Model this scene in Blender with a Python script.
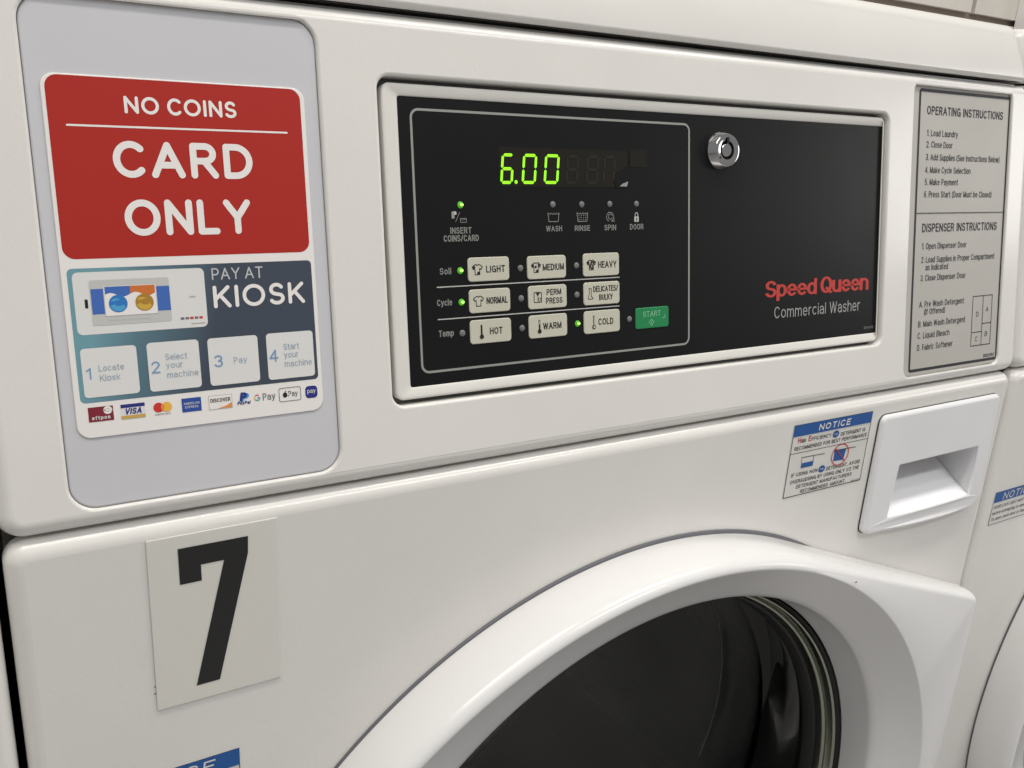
import bpy, math, random
from mathutils import Vector, Matrix
from mathutils.geometry import tessellate_polygon

S = bpy.context.scene
for o in list(bpy.data.objects):
    bpy.data.objects.remove(o)
COL = S.collection

# ---------------------------------------------------------------- camera
cam_d = bpy.data.cameras.new('camera')
cam_d.sensor_fit = 'HORIZONTAL'
cam_d.sensor_width = 36.0
cam_d.lens = 31.1532
cam_d.clip_start = 0.01
cam_d.clip_end = 60
cam = bpy.data.objects.new('camera', cam_d)
COL.objects.link(cam)
cam.matrix_world = Matrix(((0.855069, 0.106382, -0.507484, -0.261341), (-0.515089, 0.286595, -0.807804, -0.376032), (0.059507, 0.952127, 0.299855, 0.182069), (0.000000, 0.000000, 0.000000, 1.000000)))
S.camera = cam

# ---------------------------------------------------------------- light
W = bpy.data.worlds.new('World')
S.world = W
W.use_nodes = True
wn, wl = W.node_tree.nodes, W.node_tree.links
bg = wn['Background']
tc = wn.new('ShaderNodeTexCoord')
sx = wn.new('ShaderNodeSeparateXYZ')
wl.new(tc.outputs['Generated'], sx.inputs[0])
rp = wn.new('ShaderNodeValToRGB')
rp.color_ramp.elements[0].position = 0.35
rp.color_ramp.elements[0].color = (0.50, 0.495, 0.50, 1)
rp.color_ramp.elements[1].position = 0.65
rp.color_ramp.elements[1].color = (0.60, 0.585, 0.565, 1)
mr = wn.new('ShaderNodeMapRange')
mr.inputs['From Min'].default_value = -1
mr.inputs['From Max'].default_value = 1
wl.new(sx.outputs['Z'], mr.inputs['Value'])
wl.new(mr.outputs['Result'], rp.inputs['Fac'])
wl.new(rp.outputs['Color'], bg.inputs['Color'])
bg.inputs['Strength'].default_value = 0.56

def area(name, loc, target, sx_, sy_, watts, col):
    d = bpy.data.lights.new(name, 'AREA')
    d.shape = 'RECTANGLE'
    d.size, d.size_y = sx_, sy_
    d.energy = watts
    d.color = col
    o = bpy.data.objects.new(name, d)
    COL.objects.link(o)
    o.location = loc
    o.rotation_euler = (Vector(target) - Vector(loc)).to_track_quat('-Z', 'Y').to_euler()
    return o

# ceiling fluorescent fittings over the row and the bright shop window to the right
area('ceiling_lamp', (-0.55, -0.36, 1.70), (-0.55, -0.36, 0), 1.25, 0.22, 13.8, (1.0, 0.95, 0.87))
area('ceiling_lamp', (1.05, -0.36, 1.70), (1.05, -0.36, 0), 1.25, 0.22, 14.8, (1.0, 0.955, 0.88))
area('ceiling_lamp', (-0.65, -0.85, 1.70), (-0.65, -0.85, 0), 1.25, 0.22, 5, (0.97, 0.985, 1.0))
area('ceiling_lamp', (0.85, -1.45, 1.70), (0.85, -1.45, 0), 1.25, 0.22, 18, (0.97, 0.985, 1.0))
area('shop_window', (4.25, -2.15, 0.80), (0.4, 0.0, 0.1), 1.4, 0.8, 14, (1.0, 0.965, 0.955))

S.view_settings.view_transform = 'Standard'
S.view_settings.look = 'None'
S.view_settings.exposure = 0.0
S.view_settings.gamma = 1.0
S.view_settings.use_curve_mapping = False
S.render.engine = 'CYCLES'
S.cycles.max_bounces = 10
S.cycles.use_denoising = True

# ---------------------------------------------------------------- materials
def mat(name, col, rough=0.5, metal=0.0, spec=0.5, bump=None, mottle=0.0, coat=0.0,
        emit=None, trans=0.0, ior=1.45, sss=0.0, speck=None, rvar=0.0):
    m = bpy.data.materials.new(name)
    m.use_nodes = True
    n, l = m.node_tree.nodes, m.node_tree.links
    b = n['Principled BSDF']
    b.inputs['Base Color'].default_value = (*col, 1)
    b.inputs['Roughness'].default_value = rough
    b.inputs['Metallic'].default_value = metal
    b.inputs['Specular IOR Level'].default_value = spec
    b.inputs['IOR'].default_value = ior
    b.inputs['Coat Weight'].default_value = coat
    b.inputs['Coat Roughness'].default_value = 0.06
    b.inputs['Transmission Weight'].default_value = trans
    if sss:
        b.inputs['Subsurface Weight'].default_value = sss
        b.inputs['Subsurface Scale'].default_value = 0.004
        b.inputs['Subsurface Radius'].default_value = (1, 0.95, 0.85)
    if emit:
        b.inputs['Emission Color'].default_value = (*emit[0], 1)
        b.inputs['Emission Strength'].default_value = emit[1]
    t = n.new('ShaderNodeTexCoord')
    if mottle or speck:
        src = None
        if mottle:
            nz = n.new('ShaderNodeTexNoise')
            nz.inputs['Scale'].default_value = 14
            nz.inputs['Detail'].default_value = 6
            l.new(t.outputs['Object'], nz.inputs['Vector'])
            r = n.new('ShaderNodeValToRGB')
            r.color_ramp.elements[0].position = 0.35
            r.color_ramp.elements[1].position = 0.65
            r.color_ramp.elements[0].color = (*[c * (1 - mottle) for c in col], 1)
            r.color_ramp.elements[1].color = (*col, 1)
            l.new(nz.outputs['Fac'], r.inputs['Fac'])
            src = r.outputs['Color']
        if speck:
            # small dirt marks and chips with a shape of their own
            v = n.new('ShaderNodeTexVoronoi')
            v.inputs['Scale'].default_value = speck[0]
            l.new(t.outputs['Object'], v.inputs['Vector'])
            nz2 = n.new('ShaderNodeTexNoise')
            nz2.inputs['Scale'].default_value = speck[0] * 0.35
            l.new(t.outputs['Object'], nz2.inputs['Vector'])
            lt = n.new('ShaderNodeMath'); lt.operation = 'LESS_THAN'
            lt.inputs[1].default_value = speck[1]
            l.new(v.outputs['Distance'], lt.inputs[0])
            gt = n.new('ShaderNodeMath'); gt.operation = 'GREATER_THAN'
            gt.inputs[1].default_value = 0.66
            l.new(nz2.outputs['Fac'], gt.inputs[0])
            mu = n.new('ShaderNodeMath'); mu.operation = 'MULTIPLY'
            l.new(lt.outputs[0], mu.inputs[0]); l.new(gt.outputs[0], mu.inputs[1])
            mx = n.new('ShaderNodeMixRGB')
            mx.inputs['Color1'].default_value = (*col, 1)
            if src: l.new(src, mx.inputs['Color1'])
            mx.inputs['Color2'].default_value = (*[c * 0.45 for c in col], 1)
            l.new(mu.outputs[0], mx.inputs['Fac'])
            src = mx.outputs['Color']
        l.new(src, b.inputs['Base Color'])
    if bump:
        nb = n.new('ShaderNodeTexNoise')
        nb.inputs['Scale'].default_value = bump[0]
        nb.inputs['Detail'].default_value = 2
        l.new(t.outputs['Object'], nb.inputs['Vector'])
        bp = n.new('ShaderNodeBump')
        bp.inputs['Strength'].default_value = bump[1]
        bp.inputs['Distance'].default_value = bump[2]
        l.new(nb.outputs['Fac'], bp.inputs['Height'])
        l.new(bp.outputs['Normal'], b.inputs['Normal'])
    if rvar:
        nr = n.new('ShaderNodeTexNoise')
        nr.inputs['Scale'].default_value = 30
        nr.inputs['Detail'].default_value = 5
        l.new(t.outputs['Object'], nr.inputs['Vector'])
        m2 = n.new('ShaderNodeMapRange')
        m2.inputs['To Min'].default_value = rough - rvar
        m2.inputs['To Max'].default_value = rough + rvar
        l.new(nr.outputs['Fac'], m2.inputs['Value'])
        l.new(m2.outputs['Result'], b.inputs['Roughness'])
    return m

M = {}
M['enamel'] = mat('white_enamel', (0.775, 0.758, 0.725), 0.18, bump=(420, 0.11, 0.0006), mottle=0.03, speck=(55, 0.035), rvar=0.04)
M['plastic'] = mat('white_plastic', (0.80, 0.795, 0.79), 0.20, mottle=0.015, rvar=0.03)
M['drawer'] = mat('drawer_plastic', (0.81, 0.81, 0.82), 0.36, mottle=0.03)
M['well'] = mat('well_floor_lightened', (0.93, 0.93, 0.95), 0.55, bump=(1800, 0.25, 0.0003))  # well floor paler than the drawer: its bright light is put into the colour
M['bezel'] = mat('bezel_plastic', (0.74, 0.725, 0.68), 0.38, bump=(1400, 0.25, 0.0003), mottle=0.05)
M['backing'] = mat('cool_grey_plastic', (0.60, 0.60, 0.625), 0.40, mottle=0.03)
M['black'] = mat('black_overlay', (0.0085, 0.0092, 0.0095), 0.34, spec=0.22, mottle=0.1, rvar=0.05)
M['window'] = mat('display_window', (0.016, 0.014, 0.011), 0.25, spec=0.3)
M['ghost'] = mat('unlit_segments', (0.025, 0.022, 0.016), 0.3, spec=0.3)
M['lit'] = mat('lit_green_segments', (0.1, 0.3, 0.02), 0.4, emit=((0.36, 1.0, 0.006), 1.0))
M['led_on'] = mat('lit_green_led', (0.05, 0.25, 0.02), 0.3, emit=((0.14, 0.70, 0.01), 0.36))
M['led_hot'] = mat('led_core', (0.3, 0.6, 0.1), 0.3, emit=((0.50, 1.0, 0.18), 1.25))
M['led_off'] = mat('unlit_led', (0.17, 0.172, 0.175), 0.4)
M['line'] = mat('grey_ink', (0.30, 0.305, 0.285), 0.45)
M['txt'] = mat('light_grey_ink', (0.235, 0.238, 0.225), 0.5)
M['txt3'] = mat('maker_grey_ink', (0.34, 0.34, 0.33), 0.5)
M['txt2'] = mat('pale_grey_ink', (0.50, 0.50, 0.48), 0.5)
M['key'] = mat('beige_button', (0.58, 0.565, 0.465), 0.42, bump=(1500, 0.06, 0.0002), mottle=0.04)
M['keyink'] = mat('black_ink', (0.014, 0.014, 0.014), 0.45)
M['start'] = mat('green_button', (0.012, 0.235, 0.075), 0.38, mottle=0.05)
M['startink'] = mat('pale_green_ink', (0.22, 0.52, 0.33), 0.45)
M['brandred'] = mat('red_ink', (0.50, 0.045, 0.035), 0.5)
M['chrome'] = mat('chrome', (0.48, 0.48, 0.49), 0.08, metal=1.0, rvar=0.04)
M['dark'] = mat('black_gap', (0.006, 0.006, 0.006), 0.6)
M['rubber'] = mat('black_rubber', (0.012, 0.012, 0.012), 0.5)
M['label'] = mat('silver_grey_label', (0.47, 0.455, 0.42), 0.42, mottle=0.05)
M['labelink'] = mat('charcoal_ink', (0.022, 0.022, 0.026), 0.5)
M['sticker'] = mat('white_vinyl', (0.80, 0.785, 0.76), 0.45)
M['signred'] = mat('sign_red', (0.42, 0.024, 0.017), 0.5, spec=0.3)
M['signwhite'] = mat('sign_white', (0.84, 0.81, 0.78), 0.5)
M['navy'] = mat('sign_navy', (0.047, 0.062, 0.090), 0.45)
M['stepink'] = mat('sign_blue_ink', (0.20, 0.33, 0.52), 0.5)
M['stepink2'] = mat('sign_pale_ink', (0.34, 0.42, 0.50), 0.5)
M['payat'] = mat('pale_sign_ink', (0.52, 0.53, 0.54), 0.5)
M['card'] = mat('kiosk_body', (0.74, 0.735, 0.72), 0.5)
M['cardgrey'] = mat('kiosk_grey', (0.55, 0.55, 0.53), 0.5)
M['kblue'] = mat('kiosk_blue', (0.055, 0.145, 0.47), 0.45)
M['korange'] = mat('kiosk_orange', (0.62, 0.17, 0.035), 0.45)
M['ball1'] = mat('kiosk_ball_blue', (0.03, 0.19, 0.52), 0.4)
M['ball1b'] = mat('kiosk_ball_pale_blue', (0.08, 0.36, 0.66), 0.4)
M['ball2'] = mat('kiosk_ball_gold', (0.42, 0.22, 0.03), 0.4)
M['ball2b'] = mat('kiosk_ball_pale_gold', (0.62, 0.40, 0.06), 0.4)
M['maroon'] = mat('maroon_ink', (0.22, 0.018, 0.035), 0.45)
M['logoblue'] = mat('logo_blue', (0.022, 0.075, 0.33), 0.45)
M['logodeep'] = mat('logo_deep_blue', (0.022, 0.028, 0.21), 0.45)
M['logolight'] = mat('logo_light_blue', (0.05, 0.28, 0.66), 0.45)
M['logogold'] = mat('logo_gold', (0.60, 0.38, 0.09), 0.45)
M['logoorange'] = mat('logo_orange', (0.80, 0.27, 0.05), 0.45)
M['logoyellow'] = mat('logo_yellow', (0.85, 0.47, 0.06), 0.45)
M['logored'] = mat('logo_red', (0.62, 0.035, 0.03), 0.45)
M['logogreen'] = mat('logo_green', (0.05, 0.40, 0.10), 0.45)
M['greyink'] = mat('mid_grey_ink', (0.16, 0.16, 0.16), 0.5)
M['notice'] = mat('notice_blue', (0.012, 0.092, 0.32), 0.42)
M['noticered'] = mat('notice_red', (0.52, 0.02, 0.03), 0.45)
M['vinyl'] = mat('pale_notice_vinyl', (0.70, 0.685, 0.65), 0.40)
M['acrylic'] = mat('frosted_white_acrylic', (0.735, 0.72, 0.665), 0.30, coat=0.2, sss=0.3)
M['steel'] = mat('drum_steel', (0.06, 0.06, 0.06), 0.30, metal=1.0, bump=(60, 0.2, 0.002))
M['trim'] = mat('glass_rim_metal', (0.30, 0.31, 0.26), 0.22, metal=1.0, bump=(120, 0.12, 0.0006))
M['chip'] = mat('chipped_enamel', (0.30, 0.27, 0.24), 0.7)
M['gap'] = mat('dark_grey_gap', (0.10, 0.098, 0.09), 0.6)
M['seal'] = mat('grey_seal', (0.12, 0.12, 0.135), 0.5)
M['glass'] = mat('tinted_door_glass', (0.72, 0.73, 0.72), 0.03, trans=1.0, ior=1.26)
M['wallpaint'] = mat('beige_wall_paint', (0.70, 0.665, 0.61), 0.6, bump=(40, 0.2, 0.002), mottle=0.06)
M['joint'] = mat('dark_joint', (0.26, 0.22, 0.19), 0.8)
M['post'] = mat('white_gloss_paint', (0.85, 0.84, 0.82), 0.35)
M['floor'] = mat('grey_floor', (0.50, 0.49, 0.49), 0.4, mottle=0.25)

# the teal-to-navy printed background of the payment sign
def gradient_ink(x0, x1):
    m = bpy.data.materials.new('teal_to_navy_ink')
    m.use_nodes = True
    n, l = m.node_tree.nodes, m.node_tree.links
    b = n['Principled BSDF']
    b.inputs['Roughness'].default_value = 0.45
    t = n.new('ShaderNodeTexCoord')
    s = n.new('ShaderNodeSeparateXYZ')
    l.new(t.outputs['Object'], s.inputs[0])
    ad = n.new('ShaderNodeMath'); ad.operation = 'MULTIPLY_ADD'
    ad.inputs[1].default_value = -0.25
    l.new(s.outputs['Y'], ad.inputs[0]); l.new(s.outputs['X'], ad.inputs[2])
    mr = n.new('ShaderNodeMapRange')
    mr.inputs['From Min'].default_value = x0 - 0.027
    mr.inputs['From Max'].default_value = x1 - 0.027
    l.new(ad.outputs[0], mr.inputs['Value'])
    r = n.new('ShaderNodeValToRGB')
    e = r.color_ramp.elements
    e[0].color = (0.155, 0.33, 0.39, 1); e[1].color = (0.047, 0.062, 0.090, 1)
    e[1].position = 0.55
    k = e.new(0.2); k.color = (0.095, 0.185, 0.235, 1)
    l.new(mr.outputs['Result'], r.inputs['Fac'])
    l.new(r.outputs['Color'], b.inputs['Base Color'])
    return m
M['teal'] = gradient_ink(-0.215, -0.125)

# ---------------------------------------------------------------- mesh builder
def rrect(x0, x1, y0, y1, r=0.0, n=6):
    r = min(r, (x1 - x0) / 2 - 1e-6, (y1 - y0) / 2 - 1e-6)
    if r <= 1e-7:
        return [(x0, y0), (x1, y0), (x1, y1), (x0, y1)]
    P = []
    for cx, cy, a0 in ((x1 - r, y0 + r, -90), (x1 - r, y1 - r, 0), (x0 + r, y1 - r, 90), (x0 + r, y0 + r, 180)):
        for i in range(n + 1):
            a = math.radians(a0 + 90 * i / n)
            P.append((cx + r * math.cos(a), cy + r * math.sin(a)))
    return P

def circle(cx, cy, r, n=32, ry=None):
    ry = ry or r
    return [(cx + r * math.cos(2 * math.pi * i / n), cy + ry * math.sin(2 * math.pi * i / n)) for i in range(n)]

def arc(cx, cy, rx, ry, a0, a1, n=12):
    return [(cx + rx * math.cos(math.radians(a0 + (a1 - a0) * i / n)), cy + ry * math.sin(math.radians(a0 + (a1 - a0) * i / n))) for i in range(n + 1)]

def inset(P, d):
    """offset a counter-clockwise polygon inwards by d (outwards when negative)"""
    n = len(P)
    out = []
    for i in range(n):
        p0, p1, p2 = Vector(P[i - 1]), Vector(P[i]), Vector(P[(i + 1) % n])
        e1, e2 = (p1 - p0).normalized(), (p2 - p1).normalized()
        n1, n2 = Vector((-e1.y, e1.x)), Vector((-e2.y, e2.x))
        k = 1 + n1.dot(n2)
        m = (n1 + n2) / max(k, 0.25)
        out.append(tuple(p1 + m * d))
    return out

def oval(cx, cy, rx, ry, n=16):
    return ('o', [(cx + rx * math.cos(2 * math.pi * i / n), cy + ry * math.sin(2 * math.pi * i / n)) for i in range(n)])
X_ = 0.72
GLY = {
 'A': (.62, [[(0, 0), (.31, 1)], [(.31, 1), (.62, 0)], [(.13, .32), (.49, .32)]]),
 'B': (.50, [[(0, 0), (0, 1)], [(0, 1), (.26, 1)] + arc(.26, .765, .22, .235, 75, -90, 7) + [(0, .53)], [(.2, .53)] + arc(.26, .265, .24, .265, 75, -90, 7) + [(0, 0)]]),
 'C': (.56, [arc(.29, .5, .29, .5, 42, 318, 14)]),
 'D': (.54, [[(0, 0), (0, 1)], [(0, 1), (.22, 1)] + arc(.22, .5, .32, .5, 78, -78, 12) + [(.22, 0), (0, 0)]]),
 'E': (.42, [[(.42, 0), (0, 0)], [(0, 0), (0, 1)], [(0, 1), (.42, 1)], [(0, .53), (.38, .53)]]),
 'F': (.40, [[(0, 0), (0, 1)], [(0, 1), (.40, 1)], [(0, .52), (.36, .52)]]),
 'G': (.60, [arc(.30, .5, .30, .5, 45, 335, 14), [(.32, .46), (.60, .46)], [(.60, .46), (.60, .0)]]),
 'H': (.52, [[(0, 0), (0, 1)], [(.52, 0), (.52, 1)], [(0, .53), (.52, .53)]]),
 'I': (.0, [[(0, 0), (0, 1)]]),
 'K': (.54, [[(0, 0), (0, 1)], [(.52, 1), (0, .38)], [(.19, .60), (.54, 0)]]),
 'L': (.40, [[(0, 1), (0, 0)], [(0, 0), (.40, 0)]]),
 'M': (.66, [[(0, 0), (0, 1)], [(0, 1), (.33, .05)], [(.33, .05), (.66, 1)], [(.66, 1), (.66, 0)]]),
 'N': (.54, [[(0, 0), (0, 1)], [(0, 1), (.54, 0)], [(.54, 0), (.54, 1)]]),
 'O': (.60, [oval(.30, .5, .30, .5, 22)]),
 'P': (.48, [[(0, 0), (0, 1)], [(0, 1), (.24, 1)] + arc(.24, .73, .24, .27, 75, -90, 8) + [(0, .46)]]),
 'Q': (.60, [oval(.30, .5, .30, .5, 22), [(.34, .26), (.60, -.02)]]),
 'R': (.52, [[(0, 0), (0, 1)], [(0, 1), (.26, 1)] + arc(.26, .74, .24, .26, 75, -90, 8) + [(0, .48)], [(.30, .46), (.40, .36), (.44, .10), (.50, 0)]]),
 'S': (.50, [arc(.25, .75, .235, .25, 25, 245, 10) + [(.25, .51)] + arc(.25, .255, .25, .255, 62, -158, 10)]),
 'T': (.50, [[(0, 1), (.50, 1)], [(.25, 1), (.25, 0)]]),
 'U': (.52, [[(0, 1), (0, .28)] + arc(.26, .28, .26, .28, 190, 350, 9) + [(.52, .28), (.52, 1)]]),
 'V': (.58, [[(0, 1), (.29, 0)], [(.29, 0), (.58, 1)]]),
 'W': (.86, [[(0, 1), (.21, 0)], [(.21, 0), (.43, 1)], [(.43, 1), (.65, 0)], [(.65, 0), (.86, 1)]]),
 'X': (.56, [[(0, 0), (.56, 1)], [(0, 1), (.56, 0)]]),
 'Y': (.56, [[(0, 1), (.28, .42)], [(.56, 1), (.28, .42)], [(.28, .42), (.28, 0)]]),
 'a': (.44, [arc(.22, .47, .21, .25, 155, 15, 8) + [(.44, .44), (.44, .0)], [(.44, .42)] + arc(.20, .20, .20, .20, 80, 300, 9) + [(.44, .14)]]),
 'b': (.46, [[(0, 0), (0, 1)], oval(.23, .36, .23, .36)]),
 'c': (.44, [arc(.23, .36, .23, .36, 48, 312, 12)]),
 'd': (.46, [[(.46, 0), (.46, 1)], oval(.23, .36, .23, .36)]),
 'e': (.46, [[(0, .37), (.46, .37)] + arc(.23, .36, .23, .36, 12, 312, 13)]),
 'f': (.28, [[(.11, 0), (.11, .80)] + arc(.29, .80, .18, .20, 165, 95, 4), [(0, .72), (.27, .72)]]),
 'g': (.46, [oval(.23, .36, .23, .36), [(.46, .72), (.46, -.05)] + arc(.23, -.05, .23, .21, -15, -150, 7)]),
 'h': (.44, [[(0, 0), (0, 1)], [(0, .42)] + arc(.22, .46, .22, .26, 165, 12, 7) + [(.44, .42), (.44, 0)]]),
 'i': (.0, [[(0, 0), (0, .72)], [(0, .965), (0, 1.0)]]),
 'k': (.42, [[(0, 0), (0, 1)], [(.40, .72), (0, .26)], [(.15, .42), (.42, 0)]]),
 'l': (.0, [[(0, 0), (0, 1)]]),
 'm': (.72, [[(0, 0), (0, .72)], [(0, .42)] + arc(.18, .46, .18, .26, 165, 12, 6) + [(.36, .42), (.36, 0)], [(.36, .42)] + arc(.54, .46, .18, .26, 165, 12, 6) + [(.72, .42), (.72, 0)]]),
 'n': (.44, [[(0, 0), (0, .72)], [(0, .42)] + arc(.22, .46, .22, .26, 165, 12, 7) + [(.44, .42), (.44, 0)]]),
 'o': (.48, [oval(.24, .36, .24, .36)]),
 'p': (.46, [[(0, -.28), (0, .72)], oval(.23, .36, .23, .36)]),
 'q': (.46, [[(.46, -.28), (.46, .72)], oval(.23, .36, .23, .36)]),
 'r': (.24, [[(0, 0), (0, .72)], [(0, .42)] + arc(.24, .46, .24, .26, 165, 90, 5)]),
 's': (.40, [arc(.20, .54, .185, .18, 25, 245, 8) + arc(.20, .185, .20, .185, 62, -158, 8)]),
 't': (.28, [[(.11, .95), (.11, .16)] + arc(.26, .16, .15, .16, 200, 275, 4), [(0, .72), (.27, .72)]]),
 'u': (.44, [[(.44, 0), (.44, .72)], [(0, .72), (0, .30)] + arc(.22, .26, .22, .26, 192, 345, 7)]),
 'v': (.42, [[(0, .72), (.21, 0)], [(.21, 0), (.42, .72)]]),
 'w': (.64, [[(0, .72), (.16, 0)], [(.16, 0), (.32, .72)], [(.32, .72), (.48, 0)], [(.48, 0), (.64, .72)]]),
 'y': (.44, [[(0, .72), (.22, .04)], [(.44, .72), (.19, -.14), (.05, -.26)]]),
 '0': (.46, [oval(.23, .5, .23, .5, 18)]),
 '1': (.20, [[(0, .78), (.20, .98)], [(.20, 1), (.20, 0)]]),
 '2': (.46, [arc(.23, .73, .23, .27, 165, -20, 9) + [(.0, 0)], [(0, 0), (.46, 0)]]),
 '3': (.46, [arc(.23, .75, .21, .25, 150, -80, 9), arc(.23, .27, .23, .27, 80, -155, 9)]),
 '4': (.50, [[(.36, 0), (.36, 1)], [(.36, 1), (0, .30)], [(0, .27), (.50, .27)]]),
 '5': (.46, [[(.42, 1), (.08, 1)], [(.08, 1), (.03, .52)], [(.03, .52)] + arc(.22, .32, .24, .32, 115, -150, 10)]),
 '6': (.46, [oval(.23, .31, .23, .31), arc(.26, .42, .26, .58, 178, 60, 8)]),
 '8': (.46, [oval(.23, .26, .23, .26), oval(.23, .76, .20, .24)]),
 '9': (.46, [oval(.23, .69, .23, .31), arc(.20, .58, .26, .58, -2, -120, 8)]),
 '.': (.0, [[(0, 0), (0, .02)]]),
 ',': (.0, [[(0, .02), (-.03, -.12)]]),
 '/': (.34, [[(0, -.02), (.34, 1.02)]]),
 '(': (.16, [arc(.40, .42, .40, .66, 122, 238, 7)]),
 ')': (.16, [arc(-.24, .42, .40, .66, 58, -58, 7)]),
}

class MB:
    def __init__(self):
        self.v, self.f, self.m, self.s, self.mats = [], [], [], [], []
        self.k = 0
    def mi(self, m):
        if m not in self.mats:
            self.mats.append(m)
        return self.mats.index(m)
    def face(self, idx, m, smooth=False):
        self.f.append(tuple(idx)); self.m.append(self.mi(m)); self.s.append(smooth)
    def add(self, pts):
        b = len(self.v)
        self.v += [tuple(p) for p in pts]
        return list(range(b, b + len(pts)))
    def loop(self, P, h):
        return self.add([(x, y, h) for x, y in P])
    def bridge(self, a, b, m, smooth=True, flip=False):
        n = len(a)
        for i in range(n):
            j = (i + 1) % n
            q = (a[i], a[j], b[j], b[i])
            self.face(q[::-1] if flip else q, m, smooth)
    def loft(self, seq, m, flip=False, smooth=True):
        """seq: list of (points, h); all with the same count"""
        idx = [self.loop(P, h) for P, h in seq]
        for a, b in zip(idx, idx[1:]):
            self.bridge(a, b, m, smooth, flip)
        return idx
    def fill(self, outer, holes, h, m, down=False):
        polys = [outer] + holes
        tris = tessellate_polygon([[Vector((x, y, 0)) for x, y in P] for P in polys])
        flat = [p for P in polys for p in P]
        b = self.loop(flat, h)
        for t in tris:
            a = [Vector(flat[i]) for i in t]
            ar = (a[1] - a[0]).cross(a[2] - a[0])
            if abs(ar) < 1e-14:
                continue
            t = t if ar > 0 else t[::-1]
            if down:
                t = t[::-1]
            self.face([b[i] for i in t], m, False)
    def poly(self, P, h, m):
        self.fill(P, [], h, m)
    def plate(self, P, h0, h1, bev, m, holes=(), n=4, mface=None):
        """a slab with a rounded front edge: outline P, back h0, front h1"""
        seq = [(P, h0)]
        for i in range(n + 1):
            a = math.pi / 2 * i / n
            seq.append((inset(P, bev * (1 - math.cos(a))), h1 - bev + bev * math.sin(a)))
        self.loft(seq, m)
        self.fill(seq[-1][0], list(holes), h1, mface or m)
    def pocket(self, P, h0, depth, fil, m, n=4, mfloor=None):
        """walls of a recess below a hole; returns the hole outline at h0"""
        seq = []
        for i in range(n + 1):
            a = math.pi / 2 * i / n
            seq.append((inset(P, -fil * (1 - math.sin(a))), h0 - fil * (1 - math.cos(a))))
        seq.append((P, h0 - depth))
        self.loft(seq, m)
        if mfloor:
            self.fill(P, [], h0 - depth, mfloor)
        return seq[0][0]
    def text(self, body, p0, p1, cap, h, m, weight=0.0, res=3, slant=0.0, wt=None, hx=1.0, tight=0.13):
        """condensed grotesque lettering, fitted between p0 and p1 on the baseline"""
        w = cap * (wt or 0.122 + weight * 2.6)
        gap = tight + w / cap * 1.05
        n0 = len(self.v)
        W_ = (p1[0] - p0[0]) / hx
        x, lay = 0.0, []
        for ch in body:
            if ch == ' ':
                x += 0.42
                continue
            lay.append((ch, x))
            x += GLY[ch][0] + gap
        total = max(x - gap, 0.02)
        sc = (W_ - w) / total if total > 0.03 else cap
        sv = cap - w
        y0 = (p0[1] + p1[1]) / 2 + w / 2
        for ch, ox in lay:
            for st in GLY[ch][1]:
                closed = st[0] == 'o'
                P = [(p0[0] + w / 2 + (ox + px) * sc + slant * py * sv, y0 + py * sv) for px, py in (st[1] if closed else st)]
                self.stroke(P, w, h, m, caps=False, closed=closed, square=not closed)
        if hx != 1.0:
            for i in range(n0, len(self.v)):
                a, b, c = self.v[i]
                self.v[i] = (p0[0] + (a - p0[0]) * hx, b, c)
    def stroke(self, pts, w, h, m, caps=True, closed=False, square=False):
        """a flat printed line of width w with round ends"""
        self.k += 1
        h = h + 4e-6 * (self.k % 12)
        pts = [Vector(p) for p in pts]
        n = len(pts)
        if square:
            d0 = (pts[0] - pts[1]).normalized() * (w / 2); d1 = (pts[-1] - pts[-2]).normalized() * (w / 2)
            pts[0] = pts[0] + d0; pts[-1] = pts[-1] + d1
        L_, R_ = [], []
        for i in range(n):
            if closed:
                a, b, c = pts[i - 1], pts[i], pts[(i + 1) % n]
            else:
                a, b, c = pts[max(i - 1, 0)], pts[i], pts[min(i + 1, n - 1)]
            e1 = (b - a) if (b - a).length > 1e-12 else (c - b)
            e2 = (c - b) if (c - b).length > 1e-12 else (b - a)
            e1 = e1.normalized(); e2 = e2.normalized()
            n1, n2 = Vector((-e1.y, e1.x)), Vector((-e2.y, e2.x))
            mm = (n1 + n2) / max(1 + n1.dot(n2), 0.35)
            L_.append(b + mm * (w / 2)); R_.append(b - mm * (w / 2))
        il = self.add([(p.x, p.y, h) for p in L_]); ir = self.add([(p.x, p.y, h) for p in R_])
        for i in range(n if closed else n - 1):
            j = (i + 1) % n
            self.face((ir[i], ir[j], il[j], il[i]), m, False)
        if caps and not closed:
            for end, nb in ((0, 1), (n - 1, n - 2)):
                d = (pts[end] - pts[nb]).normalized()
                a0 = math.degrees(math.atan2(d.y, d.x))
                A = arc(pts[end].x, pts[end].y, w / 2, w / 2, a0 - 90, a0 + 90, 8)
                I = self.add([(x, y, h) for x, y in A])
                self.face(I, m, False)
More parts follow.
